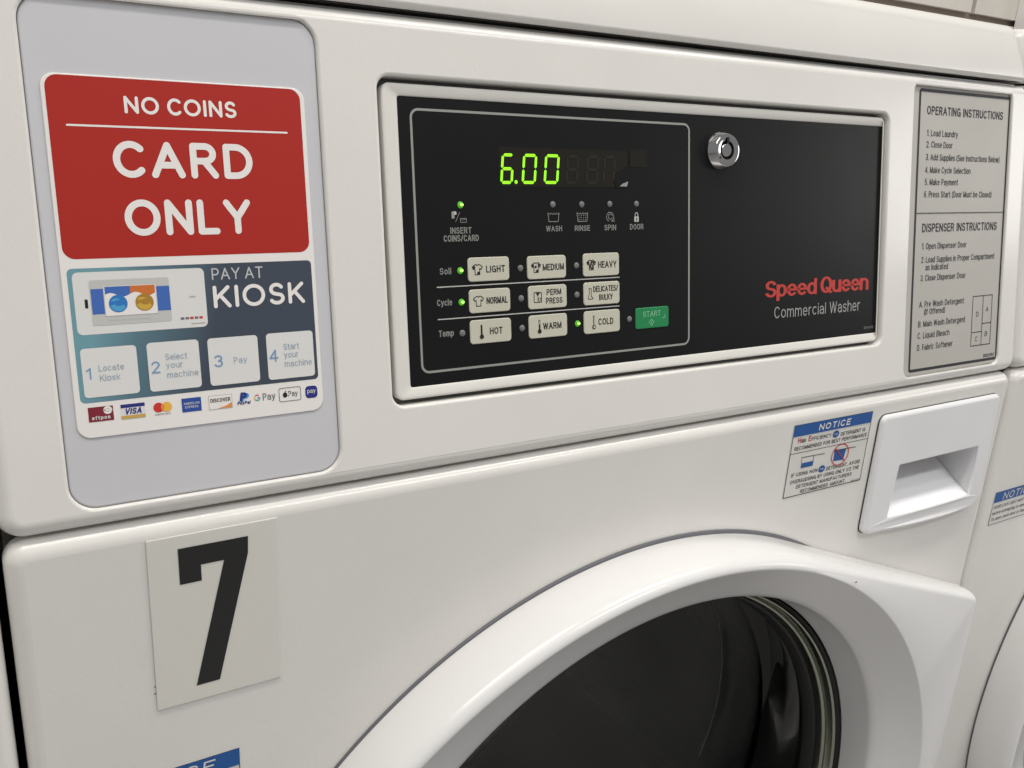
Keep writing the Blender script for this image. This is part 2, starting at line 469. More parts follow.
    def rounded_word(self, body, p0, p1, cap, w, h, m):
        """rounded sans lettering drawn with strokes"""
        G = {
            'C': (0.76, [arc(.44, .5, .44, .5, 46, 314, 22)]),
            'A': (0.86, [[(0, 0), (.43, 1)], [(.43, 1), (.86, 0)], [(.17, .33), (.69, .33)]]),
            'R': (0.70, [[(0, 0), (0, 1)], [(0, 1), (.38, 1)] + arc(.38, .745, .27, .255, 80, -90, 12) + [(0, .49)], [(.36, .47), (.70, 0)]]),
            'D': (0.78, [[(0, 0), (0, 1)], [(0, 1), (.30, 1)] + arc(.30, .5, .48, .5, 84, -90, 18) + [(0, 0)]]),
            'O': (0.98, ['o']),
            'N': (0.74, [[(0, 0), (0, 1)], [(0, 1), (.74, 0)], [(.74, 0), (.74, 1)]]),
            'L': (0.56, [[(0, 1), (0, 0)], [(0, 0), (.56, 0)]]),
            'Y': (0.78, [[(0, 1), (.39, .47)], [(.78, 1), (.39, .47)], [(.39, .47), (.39, 0)]]),
            'I': (0.0, [[(0, 0), (0, 1)]]),
            'S': (0.64, [arc(.32, .745, .29, .255, 28, 250, 14) + arc(.32, .25, .32, .25, 75, -152, 16)[2:]]),
            'K': (0.70, [[(0, 0), (0, 1)], [(.66, 1), (0, .36)], [(.24, .60), (.70, 0)]]),
            'P': (0.64, [[(0, 0), (0, 1)], [(0, 1), (.36, 1)] + arc(.36, .72, .28, .28, 80, -90, 12) + [(0, .44)]]),
            'T': (0.72, [[(0, 1), (.72, 1)], [(.36, 1), (.36, 0)]]),
        }
        gap = 0.22 + w / cap
        x = 0.0
        lay = []
        for ch in body:
            if ch == ' ':
                x += 0.38
                continue
            lay.append((ch, x))
            x += G[ch][0] + gap
        total = x - gap
        sc = (p1[0] - p0[0] - w) / total
        sv = cap - w
        y0 = (p0[1] + p1[1]) / 2 + w / 2
        for ch, ox in lay:
            for st in G[ch][1]:
                if st == 'o':
                    self.stroke([(p0[0] + w / 2 + (ox + .49 + .49 * c_) * sc, y0 + (.5 + .5 * s_) * sv) for c_, s_ in
                                 [(math.cos(t), math.sin(t)) for t in [2 * math.pi * i / 40 for i in range(40)]]], w, h, m, closed=True)
                else:
                    self.stroke([(p0[0] + w / 2 + (ox + px) * sc, y0 + py * sv) for px, py in st], w, h, m)
    def build(self, name, parent=None, label=None, rot=None, loc=None):
        me = bpy.data.meshes.new(name)
        me.from_pydata(self.v, [], self.f)
        for m in self.mats:
            me.materials.append(m)
        me.polygons.foreach_set('material_index', self.m)
        me.polygons.foreach_set('use_smooth', self.s)
        me.update()
        o = bpy.data.objects.new(name, me)
        COL.objects.link(o)
        if parent is not None:
            o.parent = parent
        if loc is not None:
            o.location = loc
        if rot is not None:
            o.rotation_euler = rot
        if label:
            o['label'] = label
        return o

TILT = 0.172543
ROT_U = (math.pi / 2 - TILT, 0, 0)       # control fascia leans back
ROT_L = (math.pi / 2, 0, 0)              # front of the cabinet is upright
XL, XR = -0.2635, 0.4575                 # cabinet sides
FL_Z = -0.80
ROOT = Vector(((XL + XR) / 2, 0.36, FL_Z))

def thing(name, label, cat, loc, group=None):
    o = bpy.data.objects.new(name, None)
    COL.objects.link(o)
    o.location = loc
    o['label'] = label; o['category'] = cat
    if group: o['group'] = group
    return o

def up(mb, name, root, label=None):
    return mb.build(name, root, label, ROT_U, -ROOT)
def low(mb, name, root, label=None):
    return mb.build(name, root, label, ROT_L, -ROOT)
def sub(mb, name, part, label=None):
    return mb.build(name, part, label)

# ================================================================ floor and wall
fb = MB()
fb.poly([(-6, -6), (6, -6), (6, 0.90), (-6, 0.90)], FL_Z, M['floor'])
fo = fb.build('floor')
fo['kind'] = 'structure'

wall = MB()
WY = 0.75
def wbox(mb, x0, x1, y0, y1, z0, z1, m):
    I = mb.add([(x0, y0, z0), (x1, y0, z0), (x1, y1, z0), (x0, y1, z0), (x0, y0, z1), (x1, y0, z1), (x1, y1, z1), (x0, y1, z1)])
    for f in ((0, 1, 5, 4), (1, 2, 6, 5), (2, 3, 7, 6), (3, 0, 4, 7), (4, 5, 6, 7), (3, 2, 1, 0)):
        mb.face([I[i] for i in f], m)
wbox(wall, -2.2, 2.4, WY + 0.012, WY + 0.10, FL_Z, 1.75, M['joint'])
xs = [-2.2 + 0.0, -1.60, -0.84, -0.08, 0.68, 1.4385, 2.2]
zs = [FL_Z + 0.002, -0.39, 0.00, 0.3975, 0.80, 1.20, 1.60]
for i in range(6):
    for j in range(6):
        g = 0.006
        wbox(wall, xs[i] + g, xs[i + 1] - g, WY, WY + 0.0125, zs[j] + g, zs[j + 1] - g, M['wallpaint'])
wo = wall.build('wall')
wo['label'] = 'beige painted block wall with thin dark joints behind the machines'
wo['category'] = 'wall'
post = MB()
wbox(post, 1.582, 1.70, 0.70, WY - 0.001, FL_Z, 1.75, M['post'])
po = post.build('wall_trim')
po['label'] = 'narrow white upright trim against the beige wall at the top right corner'
po['category'] = 'trim'

# ================================================================ the washing machine
root = thing('washing_machine', 'white front-load washer carrying the number 7 plate and the red card only sign', 'washing machine', ROOT, 'white commercial washers side by side')

DC = (0.0910, -0.3766)                    # door centre on the cabinet front
# ---- cabinet shell
cb = MB()
T_ = 0.0012
wbox(cb, XL + 0.001, XR - 0.001, 0.012, 0.70, FL_Z + 0.01, -0.012, M['enamel'])
shell = cb.build('cabinet', root, None, None, -ROOT)
# open the front of the shell behind the porthole: keep sides, back, bottom only
me = shell.data
keep = [p for p in me.polygons if not (abs(p.normal.y + 1) < 0.01)]
vs = [tuple(v.co) for v in me.vertices]
fs = [tuple(p.vertices) for p in keep]
me2 = bpy.data.meshes.new('cabinet'); me2.from_pydata(vs, [], fs); me2.materials.append(M['enamel'])
shell.data = me2

# ---- front panel with porthole
fp = MB()
PZ1 = -0.0016
out = rrect(XL, XR, FL_Z + 0.06, PZ1, 0.010, 8)
hole = circle(*DC, 0.262, 128)
well_cut = rrect(0.3010, 0.4300, -0.1080, -0.0450, 0.002, 3)
seq = [(out, -0.012)]
for i in range(9):
    a = math.pi / 2 * i / 8
    seq.append((inset(out, 0.0075 * (1 - math.cos(a))), -0.0075 + 0.0075 * math.sin(a)))
fp.loft(seq, M['enamel'])
fp.fill(seq[-1][0], [hole, well_cut], 0.0, M['enamel'])
fp.loft([(hole, 0.0), (hole, -0.02)], M['enamel'])
# small chips in the enamel
for p, r in (((-0.20947, -0.08401), .0005), ((-0.20955, -0.08770), .0006)):
    fp.poly([(p[0] + r * (1 + .35 * math.sin(7 * a_ + p[0] * 900)) * math.cos(a_), p[1] + .8 * r * math.sin(a_)) for a_ in [i * math.pi / 5 for i in range(10)]], 0.00012, M['chip'])
low(fp, 'front_panel', root)
kick = MB()
wbox(kick, XL + 0.01, XR - 0.01, 0.03, 0.06, FL_Z, FL_Z + 0.06, M['rubber'])
kick.build('plinth', root, None, None, -ROOT)

# ---- control fascia with its three recesses
fa = MB()
FX0, FX1, FS0, FS1 = -0.2645, 0.4595, 0.0006, 0.2240
E0, E1, E2, E3 = -0.2366, -0.1180, 0.0091, 0.2163          # sign recess
rE = rrect(E0, E1, E2, E3, 0.011, 8)
rA = rrect(-0.0894, 0.2868, 0.0360, 0.1948, 0.0065, 8)      # control panel recess
q = (0.31363, 0.43334, 0.00829, 0.21818)
rC = rrect(q[0], q[1], q[2], q[3], 0.0075, 8)               # instruction label recess
holes = [fa.pocket(rE, 0, 0.0055, 0.0014, M['enamel'], mfloor=M['enamel']),
         fa.pocket(rA, 0, 0.0085, 0.0016, M['enamel'], mfloor=M['gap']),  # recess floor coloured dark, standing in for shade in the bezel gap
         fa.pocket(rC, 0, 0.0035, 0.0012, M['enamel'], mfloor=M['enamel'])]
out = rrect(FX0, FX1, FS0, FS1, 0.011, 8)
seq = [(out, -0.045)]
for i in range(15):
    a = math.pi / 2 * i / 14
    seq.append((inset(out, 0.0074 * (1 - math.cos(a))), -0.0090 + 0.0090 * math.sin(a)))
fa.loft(seq, M['enamel'])
fa.fill(seq[-1][0], holes, 0.0, M['enamel'])
fascia = up(fa, 'control_fascia', root)

# filler behind the fascia (closes the gap to the lid and cabinet)
ho = MB()
wbox(ho, XL + 0.004, XR - 0.004, 0.050, 0.70, -0.011, 0.2205, M['enamel'])
ho.build('console_housing', root, None, None, -ROOT)

# ---- lid
ld = MB()
out = rrect(FX0 + 0.001, FX1 - 0.002, 0.0372, 0.715, 0.016, 8)
def lid_loop(front, ins):
    # front edge leans back while the other edges stay put
    return [(x, y + front if y < 0.2 else y) for x, y in inset(out, ins)]
ld.loft([(lid_loop(0.0, 0.012), 0.2222), (lid_loop(0.0, 0.0035), 0.2222)] +
        [(lid_loop(0.0, 0.0035 * (1 - math.sin(math.pi / 2 * i / 6))), 0.2257 - 0.0035 * math.cos(math.pi / 2 * i / 6)) for i in range(7)] +
        [(lid_loop(0.0150 + 0.0015 * i / 8, 0.009 * (1 - math.cos(math.pi / 2 * i / 8))), 0.2545 + 0.009 * math.sin(math.pi / 2 * i / 8)) for i in range(9)], M['enamel'])
ld.fill(lid_loop(0.0165, 0.009), [], 0.2635, M['enamel'])
ld.fill(inset(out, 0.012), [], 0.2222, M['enamel'], down=True)
ld.build('lid', root, None, None, -ROOT)

# ---- sign backing plate and payment sign
sb = MB()
sb.plate(inset(rE, 0.00025), -0.0054, -0.0015, 0.0009, M['backing'])
up(sb, 'sign_backing', root, 'cool grey plate set into the recess behind the payment sign')

HB = -0.0015
HS = HB + 0.0006                         # face of the sign
ps = MB()
D = (-0.23103, -0.12496, 0.03942, 0.18642)
ps.plate(rrect(*D, 0.0055, 8), HB + 0.00005, HS, 0.0003, M['signwhite'])
k = 0.00006
ps.poly(rrect(*(-0.22945, -0.12695, 0.11371, 0.18584), 0.0048, 8), HS + k, M['signred'])
H2 = HS + 2 * k
H3 = HS + 3.4 * k
H4 = HS + 4.6 * k
H5 = HS + 6.0 * k
ps.rounded_word('NO COINS', (-0.20101, 0.17206), (-0.15575, 0.17207), 0.00694, 0.00125, H2, M['signwhite'])
ps.stroke([(-0.22289, 0.16664), (-0.13398, 0.16677)], 0.0008, H2, M['signwhite'])
ps.rounded_word('CARD', (-0.20724, 0.14611), (-0.15034, 0.14640), 0.01489, 0.0028, H2, M['signwhite'])
ps.rounded_word('ONLY', (-0.20492, 0.12286), (-0.15279, 0.12221), 0.01495, 0.0028, H2, M['signwhite'])
ps.poly(rrect(*(-0.22874, -0.12675, 0.05438, 0.10992), 0.002, 5), HS + k, M['teal'])
# kiosk picture
ps.poly(rrect(*(-0.22704, -0.17506, 0.08274, 0.10833), 0.0022, 5), H2, M['card'])
ps.poly(rrect(*(-0.22100, -0.18989, 0.08621, 0.10493), 0.001, 4), H3, M['cardgrey'])
ps.poly(rrect(*(-0.22067, -0.18992, 0.09094, 0.10133)), H3 + k, M['kblue'])
wp = (-0.21565, -0.19547, 0.08999, 0.10225)
ps.poly(rrect(wp[0] - 0.0003, wp[1] + 0.0003, wp[2] - 0.0003, wp[3] + 0.0003), H4, M['cardgrey'])
ps.poly(rrect(*wp), H4 + k, M['signwhite'])
xm, hh, ww = (wp[0] + wp[1]) / 2, wp[3] - wp[2], wp[1] - wp[0]
def wave(x0, x1):
    n = 14
    bot = [(x0 + (x1 - x0) * i / n, wp[3] - hh * (0.30 + 0.07 * math.sin(2 * math.pi * i / n + 3.4))) for i in range(n + 1)]
    return bot + [(x1, wp[3] - 0.0002), (x0, wp[3] - 0.0002)]
ps.poly(wave(wp[0] + 0.0003, xm), H5, M['kblue'])
ps.poly(wave(xm, wp[1] - 0.0003), H5, M['korange'])
for cx, ma, mb_ in ((wp[0] + ww * 0.25, 'ball1', 'ball1b'), (wp[0] + ww * 0.76, 'ball2', 'ball2b')):
    cy = wp[2] + hh * 0.40
    r = hh * 0.285
    ps.poly(circle(cx, cy, r * 1.04, 28), H5 + k, M[ma])
    ps.poly(arc(cx, cy, r * .93, r * .93, 195, 330, 10) + arc(cx + r * .1, cy + r * .2, r * .62, r * .5, -40, -150, 8), H5 + 2 * k, M[mb_])
    ps.poly(arc(cx - r * .25, cy + r * .35, r * .5, r * .3, 20, 200, 8), H5 + 2 * k, M[mb_])
ps.poly(rrect(*(-0.22321, -0.22203, 0.09361, 0.09728), 0.0003, 3), H3, M['keyink'])
ps.text('nnnnnnn', (-0.21434, 0.08764), (-0.19863, 0.08764), 0.00084, H4, M['label'])
for i, mm in enumerate(('greyink', 'greyink', 'logored', 'greyink', 'logored')):
    a = (-0.18645, 0.08693); b = (-0.17677, 0.08714)
    x = a[0] + (b[0] - a[0]) * (i + 0.1) / 5
    ps.poly(rrect(x, x + (b[0] - a[0]) * 0.15, a[1] - 0.0005, a[1] + 0.0005), H3, M[mm])
a = (-0.18067, 0.09612)
ps.poly(rrect(a[0] - 0.0012, a[0] + 0.0012, a[1] - 0.0003, a[1] + 0.0003), H3, M['label'])
a = (-0.17911, 0.08445)
ps.poly(rrect(a[0] - 0.003, a[0] + 0.003, a[1] - 0.0002, a[1] + 0.0002), H3, M['label'])
# PAY AT KIOSK
ps.rounded_word('PAY AT', (-0.17183, 0.10285), (-0.14936, 0.10270), 0.00519, 0.00062, H3, M['payat'])
ps.rounded_word('KIOSK', (-0.17195, 0.09074), (-0.13077, 0.09012), 0.00987, 0.00165, H3, M['signwhite'])
# the four steps
for q in ((-0.22695, -0.20536, 0.05657, 0.07715), (-0.20126, -0.17985, 0.05637, 0.07747),
          (-0.17608, -0.15406, 0.05622, 0.07735), (-0.15016, -0.12825, 0.05614, 0.07749)):
    ps.poly(rrect(*q, 0.0016, 5), H3, M['card'])
def pst(s, x0, y0, x1, y1, cap, m, w=0.0): pass
TX = [
 ('1', (-0.22550, 0.06427), (-0.22362, 0.06416), 0.00478, 'stepink', 0.0),
 ('Locate', (-0.22059, 0.06714), (-0.21077, 0.06731), 0.00265, 'stepink2', 0.0),
 ('Kiosk', (-0.22048, 0.06303), (-0.21261, 0.06313), 0.00265, 'stepink2', 0.0),
 ('2', (-0.20001, 0.06416), (-0.19655, 0.06420), 0.00517, 'stepink', 0.004),
 ('Select', (-0.19400, 0.06949), (-0.18500, 0.06945), 0.00274, 'stepink2', 0.0),
 ('your', (-0.19403, 0.06592), (-0.18718, 0.06590), 0.00274, 'stepink2', 0.0),
 ('machine', (-0.19397, 0.06175), (-0.18087, 0.06159), 0.00276, 'stepink2', 0.0),
 ('3', (-0.17390, 0.06434), (-0.17007, 0.06433), 0.00535, 'stepink', 0.004),
 ('Pay', (-0.16528, 0.06531), (-0.15938, 0.06535), 0.00285, 'stepink2', 0.0),
 ('4', (-0.14911, 0.06437), (-0.14512, 0.06446), 0.00552, 'stepink', 0.004),
 ('Start', (-0.14242, 0.06947), (-0.13501, 0.06939), 0.00287, 'stepink2', 0.0),
 ('your', (-0.14236, 0.06579), (-0.13560, 0.06564), 0.00288, 'stepink2', 0.0),
 ('machine', (-0.14238, 0.06159), (-0.12945, 0.06142), 0.00290, 'stepink2', 0.0),
]
for s_, p0, p1, c_, m_, w_ in TX:
    ps.text(s_, p0, p1, c_, H4, M[m_], w_, 4)
# payment marks
q = (-0.22629, -0.21662, 0.04623, 0.05243)
ps.poly(rrect(*q), H2, M['maroon'])
w_, h_ = q[1] - q[0], q[3] - q[2]
ps.text('e', (q[0] + w_ * .60, q[2] + h_ * .45), (q[0] + w_ * .96, q[2] + h_ * .45), h_ * .70, H3, M['signwhite'], 0.04, 4)
ps.text('eftpos', (q[0] + w_ * .12, q[2] + h_ * .13), (q[0] + w_ * .86, q[2] + h_ * .13), h_ * .26, H3, M['card'], 0.02, 4)
q = (-0.21370, -0.20412, 0.04599, 0.05225)
w_, h_ = q[1] - q[0], q[3] - q[2]
ps.poly(rrect(*q), H2, M['card'])
ps.poly(rrect(q[0], q[1], q[3] - h_ * .24, q[3]), H3, M['logodeep'])
ps.poly(rrect(q[0], q[1], q[2], q[2] + h_ * .22), H3, M['logogold'])
ps.text('VISA', (q[0] + w_ * .14, q[2] + h_ * .29), (q[0] + w_ * .84, q[2] + h_ * .29), h_ * .42, H3, M['logodeep'], 0.03, 4, slant=0.25)
for p, mm, dh in (((-0.19863, 0.04926), 'logored', 0), ((-0.19534, 0.04926), 'logoyellow', k)):
    ps.poly(circle(*p, 0.00215, 24), H2 + dh, M[mm])
p = (-0.19699, 0.04924)
ps.poly(circle(p[0], p[1], 0.00075, 20, 0.00145), H2 + 2 * k, M['logoorange'])
ps.text('mastercard', (-0.20027, 0.04594), (-0.19410, 0.04587), 0.00088, H2, M['greyink'])
q = (-0.18904, -0.18080, 0.04582, 0.05196)
w_, h_ = q[1] - q[0], q[3] - q[2]
ps.poly(rrect(*q), H2, M['logoblue'])
ps.text('AMERICAN', (q[0] + w_ * .10, q[2] + h_ * .53), (q[0] + w_ * .90, q[2] + h_ * .53), h_ * .17, H3, M['card'], 0.0)
ps.text('EXPRESS', (q[0] + w_ * .16, q[2] + h_ * .27), (q[0] + w_ * .84, q[2] + h_ * .27), h_ * .17, H3, M['card'], 0.0)
q = (-0.17744, -0.16751, 0.04570, 0.05163)
w_, h_ = q[1] - q[0], q[3] - q[2]
ps.poly(rrect(q[0] - .0002, q[1] + .0002, q[2] - .0002, q[3] + .0002), H2, M['label'])
ps.poly(rrect(*q), H2 + k, M['signwhite'])
ps.poly([(q[0] + w_ * .35, q[2] + .0001), (q[1] - .0001, q[2] + .0001), (q[1] - .0001, q[2] + h_ * .42), (q[0] + w_ * .8, q[2] + h_ * .22)], H3, M['logoorange'])
ps.text('DISCOVER', (q[0] + w_ * .06, q[2] + h_ * .50), (q[0] + w_ * .94, q[2] + h_ * .50), h_ * .30, H3, M['keyink'], 0.02)
p0, p1 = (-0.16382, 0.04784), (-0.16077, 0.04775)
ps.text('P', (p0[0] + .0005, p0[1] - .0003), (p1[0] + .0006, p1[1] - .0003), 0.00393, H2, M['logolight'], 0.05, 4, slant=0.2)
ps.text('P', (p0[0] - .0002, p0[1]), (p1[0] - .0004, p1[1]), 0.00402, H3, M['logodeep'], 0.05, 4, slant=0.2)
ps.text('PayPal', (-0.16519, 0.04634), (-0.15943, 0.04630), 0.00151, H2, M['logodeep'], 0.03, 3, slant=0.2)
p = (-0.15607, 0.04864)
for a0, a1, mm in ((50, 140, 'logored'), (140, 215, 'logoyellow'), (215, 315, 'logogreen'), (315, 360, 'logolight')):
    ps.stroke(arc(p[0], p[1], 0.00115, 0.00125, a0, a1, 8), 0.00045, H2, M[mm], caps=False)
ps.stroke([(p[0], p[1]), (p[0] + .0011, p[1])], 0.00045, H3, M['logolight'], caps=False)
ps.text('Pay', (-0.15357, 0.04709), (-0.14777, 0.04707), 0.00325, H2, M['greyink'], 0.0, 4)
q = (-0.14590, -0.13576, 0.04547, 0.05173)
w_, h_ = q[1] - q[0], q[3] - q[2]
ps.stroke(rrect(*q, .0008, 4), 0.00028, H2, M['greyink'], closed=True)
ax, ay = q[0] + w_ * .27, q[2] + h_ * .47
ps.poly(circle(ax, ay, h_ * .17, 20, h_ * .20), H2, M['keyink'])
ps.poly(circle(ax + h_ * .22, ay + h_ * .05, h_ * .075, 12), H3, M['signwhite'])
ps.poly([(ax, ay + h_ * .21), (ax + h_ * .02, ay + h_ * .29), (ax + h_ * .10, ay + h_ * .33), (ax + h_ * .09, ay + h_ * .25)], H2, M['keyink'])
ps.text('Pay', (q[0] + w_ * .42, q[2] + h_ * .33), (q[0] + w_ * .86, q[2] + h_ * .33), h_ * .42, H2, M['greyink'], 0.0, 4)
q = (-0.13351, -0.12768, 0.04564, 0.05139)
w_, h_ = q[1] - q[0], q[3] - q[2]
ps.poly(rrect(*q, 0.0017, 6), H2, M['logodeep'])
ps.text('pay', (q[0] + w_ * .16, q[2] + h_ * .42), (q[0] + w_ * .84, q[2] + h_ * .42), h_ * .36, H3, M['card'], 0.0, 4)
up(ps, 'payment_sign', root, 'white payment sign with red card only block and pay at kiosk steps')

# ---- control panel: bezel, overlay, display, lights, buttons, lock
cp = MB()
HP = -0.0040
A = (-0.07820, 0.28526, 0.04430, 0.18655)
rAi = rrect(*A, 0.0014, 8)
cp.fill(rrect(A[0] - .0006, A[1] + .0006, A[2] - .0006, A[3] + .0006), [], HP, M['black'])
B = (-0.07114, 0.10827, 0.05117, 0.18066)
HL = HP + 0.00012
cp.stroke(rrect(*B, 0.0040, 8), 0.00120, HL, M['line'], closed=True)
def pt(s_, p0, p1, c_, m_='txt', w_=0.018, slant=0.0):
    cp.text(s_, p0, p1, c_, HL, M[m_], w_, 4, slant)
pt('INSERT', (-0.05211, 0.12026), (-0.03986, 0.12067), 0.00321)
pt('COINS/CARD', (-0.05602, 0.11650), (-0.03573, 0.11661), 0.00322)
pt('WASH', (0.00594, 0.12056), (0.01640, 0.12053), 0.00299)
pt('RINSE', (0.02486, 0.12037), (0.03519, 0.12051), 0.00305)
pt('SPIN', (0.04518, 0.12033), (0.05346, 0.12051), 0.00311)
pt('DOOR', (0.06340, 0.12045), (0.07332, 0.12067), 0.00317)
pt('Soil', (-0.05905, 0.10017), (-0.05251, 0.10019), 0.00332)
pt('Cycle', (-0.06133, 0.08432), (-0.05265, 0.08440), 0.00335)
pt('Temp', (-0.06107, 0.06859), (-0.05239, 0.06851), 0.00339)
cp.stroke([(-0.06104, 0.09391), (0.05553, 0.09381)], 0.00055, HL, M['txt2'], caps=False)
cp.stroke([(-0.06126, 0.07755), (0.05530, 0.07745)], 0.00055, HL, M['txt2'], caps=False)
cp.text('Speed', (0.17341, 0.07520), (0.22223, 0.07523), 0.01061, HL, M['brandred'], wt=0.138, hx=2.0, tight=0.05)
cp.text('Queen', (0.22560, 0.07518), (0.27547, 0.07541), 0.01111, HL, M['brandred'], wt=0.138, hx=2.0, tight=0.05)
cp.text('Commercial', (0.18196, 0.06146), (0.23161, 0.06123), 0.00759, HL, M['txt3'], wt=0.10)
cp.text('Washer', (0.23545, 0.06125), (0.26695, 0.06114), 0.00789, HL, M['txt3'], wt=0.10)
cp.text('804409', (0.27190, 0.04764), (0.28212, 0.04772), 0.00185, HL, M['txt'], 0.0, 3)
# symbols over the captions
p = (-0.04984, 0.13010); u = 0.00050
cp.poly(rrect(p[0] - 2.4 * u, p[0] + 1.0 * u, p[1] - 4 * u, p[1] + 3 * u, .4 * u, 3), HL, M['line'])
cp.poly(circle(p[0] + 1.6 * u, p[1] + 1.4 * u, 1.9 * u, 16), HL + 0.0001, M['txt2'])
cp.stroke([(p[0] + 2.0 * u, p[1] - 7.5 * u), (p[0] + 7.0 * u, p[1] + 2.2 * u)], .6 * u, HL, M['txt'])
cp.stroke(rrect(p[0] + 7.5 * u, p[0] + 14.5 * u, p[1] - 8.0 * u, p[1] - 4.0 * u, .6 * u, 3), .6 * u, HL, M['txt'], closed=True)
cp.stroke([(p[0] + 8 * u, p[1] - 5.4 * u), (p[0] + 14 * u, p[1] - 5.4 * u)], .5 * u, HL, M['txt'])
def tub(p, u, dots):
    x, y = p
    top = [(x - 6.6 * u + 13.2 * u * i / 16, y + 3.6 * u + (0.7 * u * math.sin(i / 16 * 4 * 2 * math.pi))) for i in range(17)]
    cp.stroke([(x - 6.8 * u, y + 4.4 * u), (x - 5.6 * u, y - 4.2 * u), (x + 5.6 * u, y - 4.2 * u), (x + 6.8 * u, y + 4.4 * u)], .75 * u, HL, M['txt'])
    cp.stroke(top, .6 * u, HL, M['txt'])
    if dots:
        for i in (-2, -.7, .7, 2):
            for j in (-2.4, -.3, 1.6):
                cp.poly(circle(x + i * 2.1 * u, y + j * u, .55 * u, 8), HL, M['txt'])
tub((0.01095, 0.12800), 0.00053, False)
tub((0.03009, 0.12790), 0.00054, True)
p = (0.04924, 0.12792); u = 0.00055
cp.stroke(arc(p[0], p[1], 4.6 * u, 4.6 * u, -60, 250, 22), .7 * u, HL, M['txt'])
cp.stroke(arc(p[0] + .3 * u, p[1] + .2 * u, 2.6 * u, 2.6 * u, 20, 330, 16), .7 * u, HL, M['txt'])
cp.stroke([(p[0] + 1.5 * u, p[1] - 4.4 * u), (p[0] + 5.2 * u, p[1] - 4.6 * u), (p[0] + 4.9 * u, p[1] - 1.2 * u)], .7 * u, HL, M['txt'])
p = (0.06828, 0.12693); u = 0.00056
cp.poly(rrect(p[0] - 2.9 * u, p[0] + 2.9 * u, p[1] - 3.6 * u, p[1] + 1.8 * u, .5 * u, 3), HL, M['txt2'])
cp.stroke([(p[0] - 1.8 * u, p[1] + 1.8 * u)] + arc(p[0], p[1] + 3.4 * u, 1.8 * u, 2.2 * u, 180, 0, 10) + [(p[0] + 1.8 * u, p[1] + 1.8 * u)], .8 * u, HL, M['txt2'])
cp.poly(rrect(p[0] - .5 * u, p[0] + .5 * u, p[1] - 2.6 * u, p[1] + .4 * u), HL + 0.0001, M['keyink'])
panel = up(cp, 'control_panel', root, 'black control panel printed with grey lettering and a red maker name')

bz = MB()
rB = rrect(-0.0866, 0.2849, 0.0385, 0.1922, 0.0042, 8)
rI = rrect(*A, 0.0014, 8)
seq = [(rB, -0.0084)]
for i in range(5):
    a = math.pi / 2 * i / 4
    seq.append((inset(rB, 0.0010 * (1 - math.cos(a))), -0.0032 + 0.0008 * math.sin(a)))
seq += [(inset(rB, 0.0018), -0.0024), (inset(rI, -0.0006), -0.0036), (rI, -0.0038), (rI, -0.0042)]
bz.loft(seq, M['bezel'])
sub(bz, 'bezel', panel, 'off-white frame sloping inwards round the black panel')

dp = MB()
q = (-0.02234, 0.06177, 0.14420, 0.16431)
HD = HP + 0.00010
dp.poly(rrect(*q, 0.0008, 3), HD, M['window'])
def seg(p0, p1, hgt, on, m, lean=0.10, th=0.10):
    """seven-segment figure standing on the line p0-p1"""
    w_ = p1[0] - p0[0]
    x0, y0 = p0[0], (p0[1] + p1[1]) / 2
    t = hgt * th / 2
    g = hgt * 0.018
    H_ = hgt
    def XY(x, y): return (x0 + x + lean * y, y0 + y)
    def hbar(y):
        a, b = t + g, w_ - t - g
        return [XY(a, y), XY(a + t, y - t), XY(b - t, y - t), XY(b, y), XY(b - t, y + t), XY(a + t, y + t)]
    def vbar(x, y0_, y1_):
        a, b = y0_ + g, y1_ - g
        tt = t * 0.92
        return [XY(x, a), XY(x + tt, a + tt), XY(x + tt, b - tt), XY(x, b), XY(x - tt, b - tt), XY(x - tt, a + tt)]
    P = {'a': hbar(H_ - t), 'g': hbar(H_ / 2), 'd': hbar(t), 'f': vbar(t, H_ / 2, H_ - t), 'b': vbar(w_ - t, H_ / 2, H_ - t),
         'e': vbar(t, t, H_ / 2), 'c': vbar(w_ - t, t, H_ / 2)}
    for s_ in on:
        dp.poly(P[s_], HD + 0.00012, m)
hg = 0.01556
seg((-0.02207, 0.14542), (-0.01429, 0.14549), hg, 'acdefg', M['lit'])
seg((-0.00899, 0.14553), (0.00003, 0.14560), hg, 'abcdef', M['lit'])
seg((0.00487, 0.14564), (0.01442, 0.14572), hg, 'abcdef', M['lit'])
dp.poly(circle(*(-0.01223, 0.14653), 0.00095, 16), HD + 0.00012, M['lit'])
seg((0.01901, 0.14565), (0.02731, 0.14571), hg, 'abcdefg', M['ghost'])
seg((0.03236, 0.14575), (0.04090, 0.14582), hg, 'abcdefg', M['ghost'])
seg((0.04401, 0.14584), (0.05241, 0.14591), hg, 'abcef', M['ghost'])
dp.poly([(0.05426, 0.15181), (0.06251, 0.15606), (0.06237, 0.14388), (0.05379, 0.14383), (0.05209, 0.14821)][::-1], HD + 0.0003, M['black'])
dp.poly([(0.05593, 0.14472), (0.06122, 0.14465), (0.06212, 0.14743), (0.05809, 0.14617)], HD + 0.00045, M['line'])
dp.poly(rrect(*(0.06356, 0.07600, 0.15555, 0.16526)), HD + 0.0001, M['window'])
sub(dp, 'display', panel, 'dark display window lit with green figures 6.00')

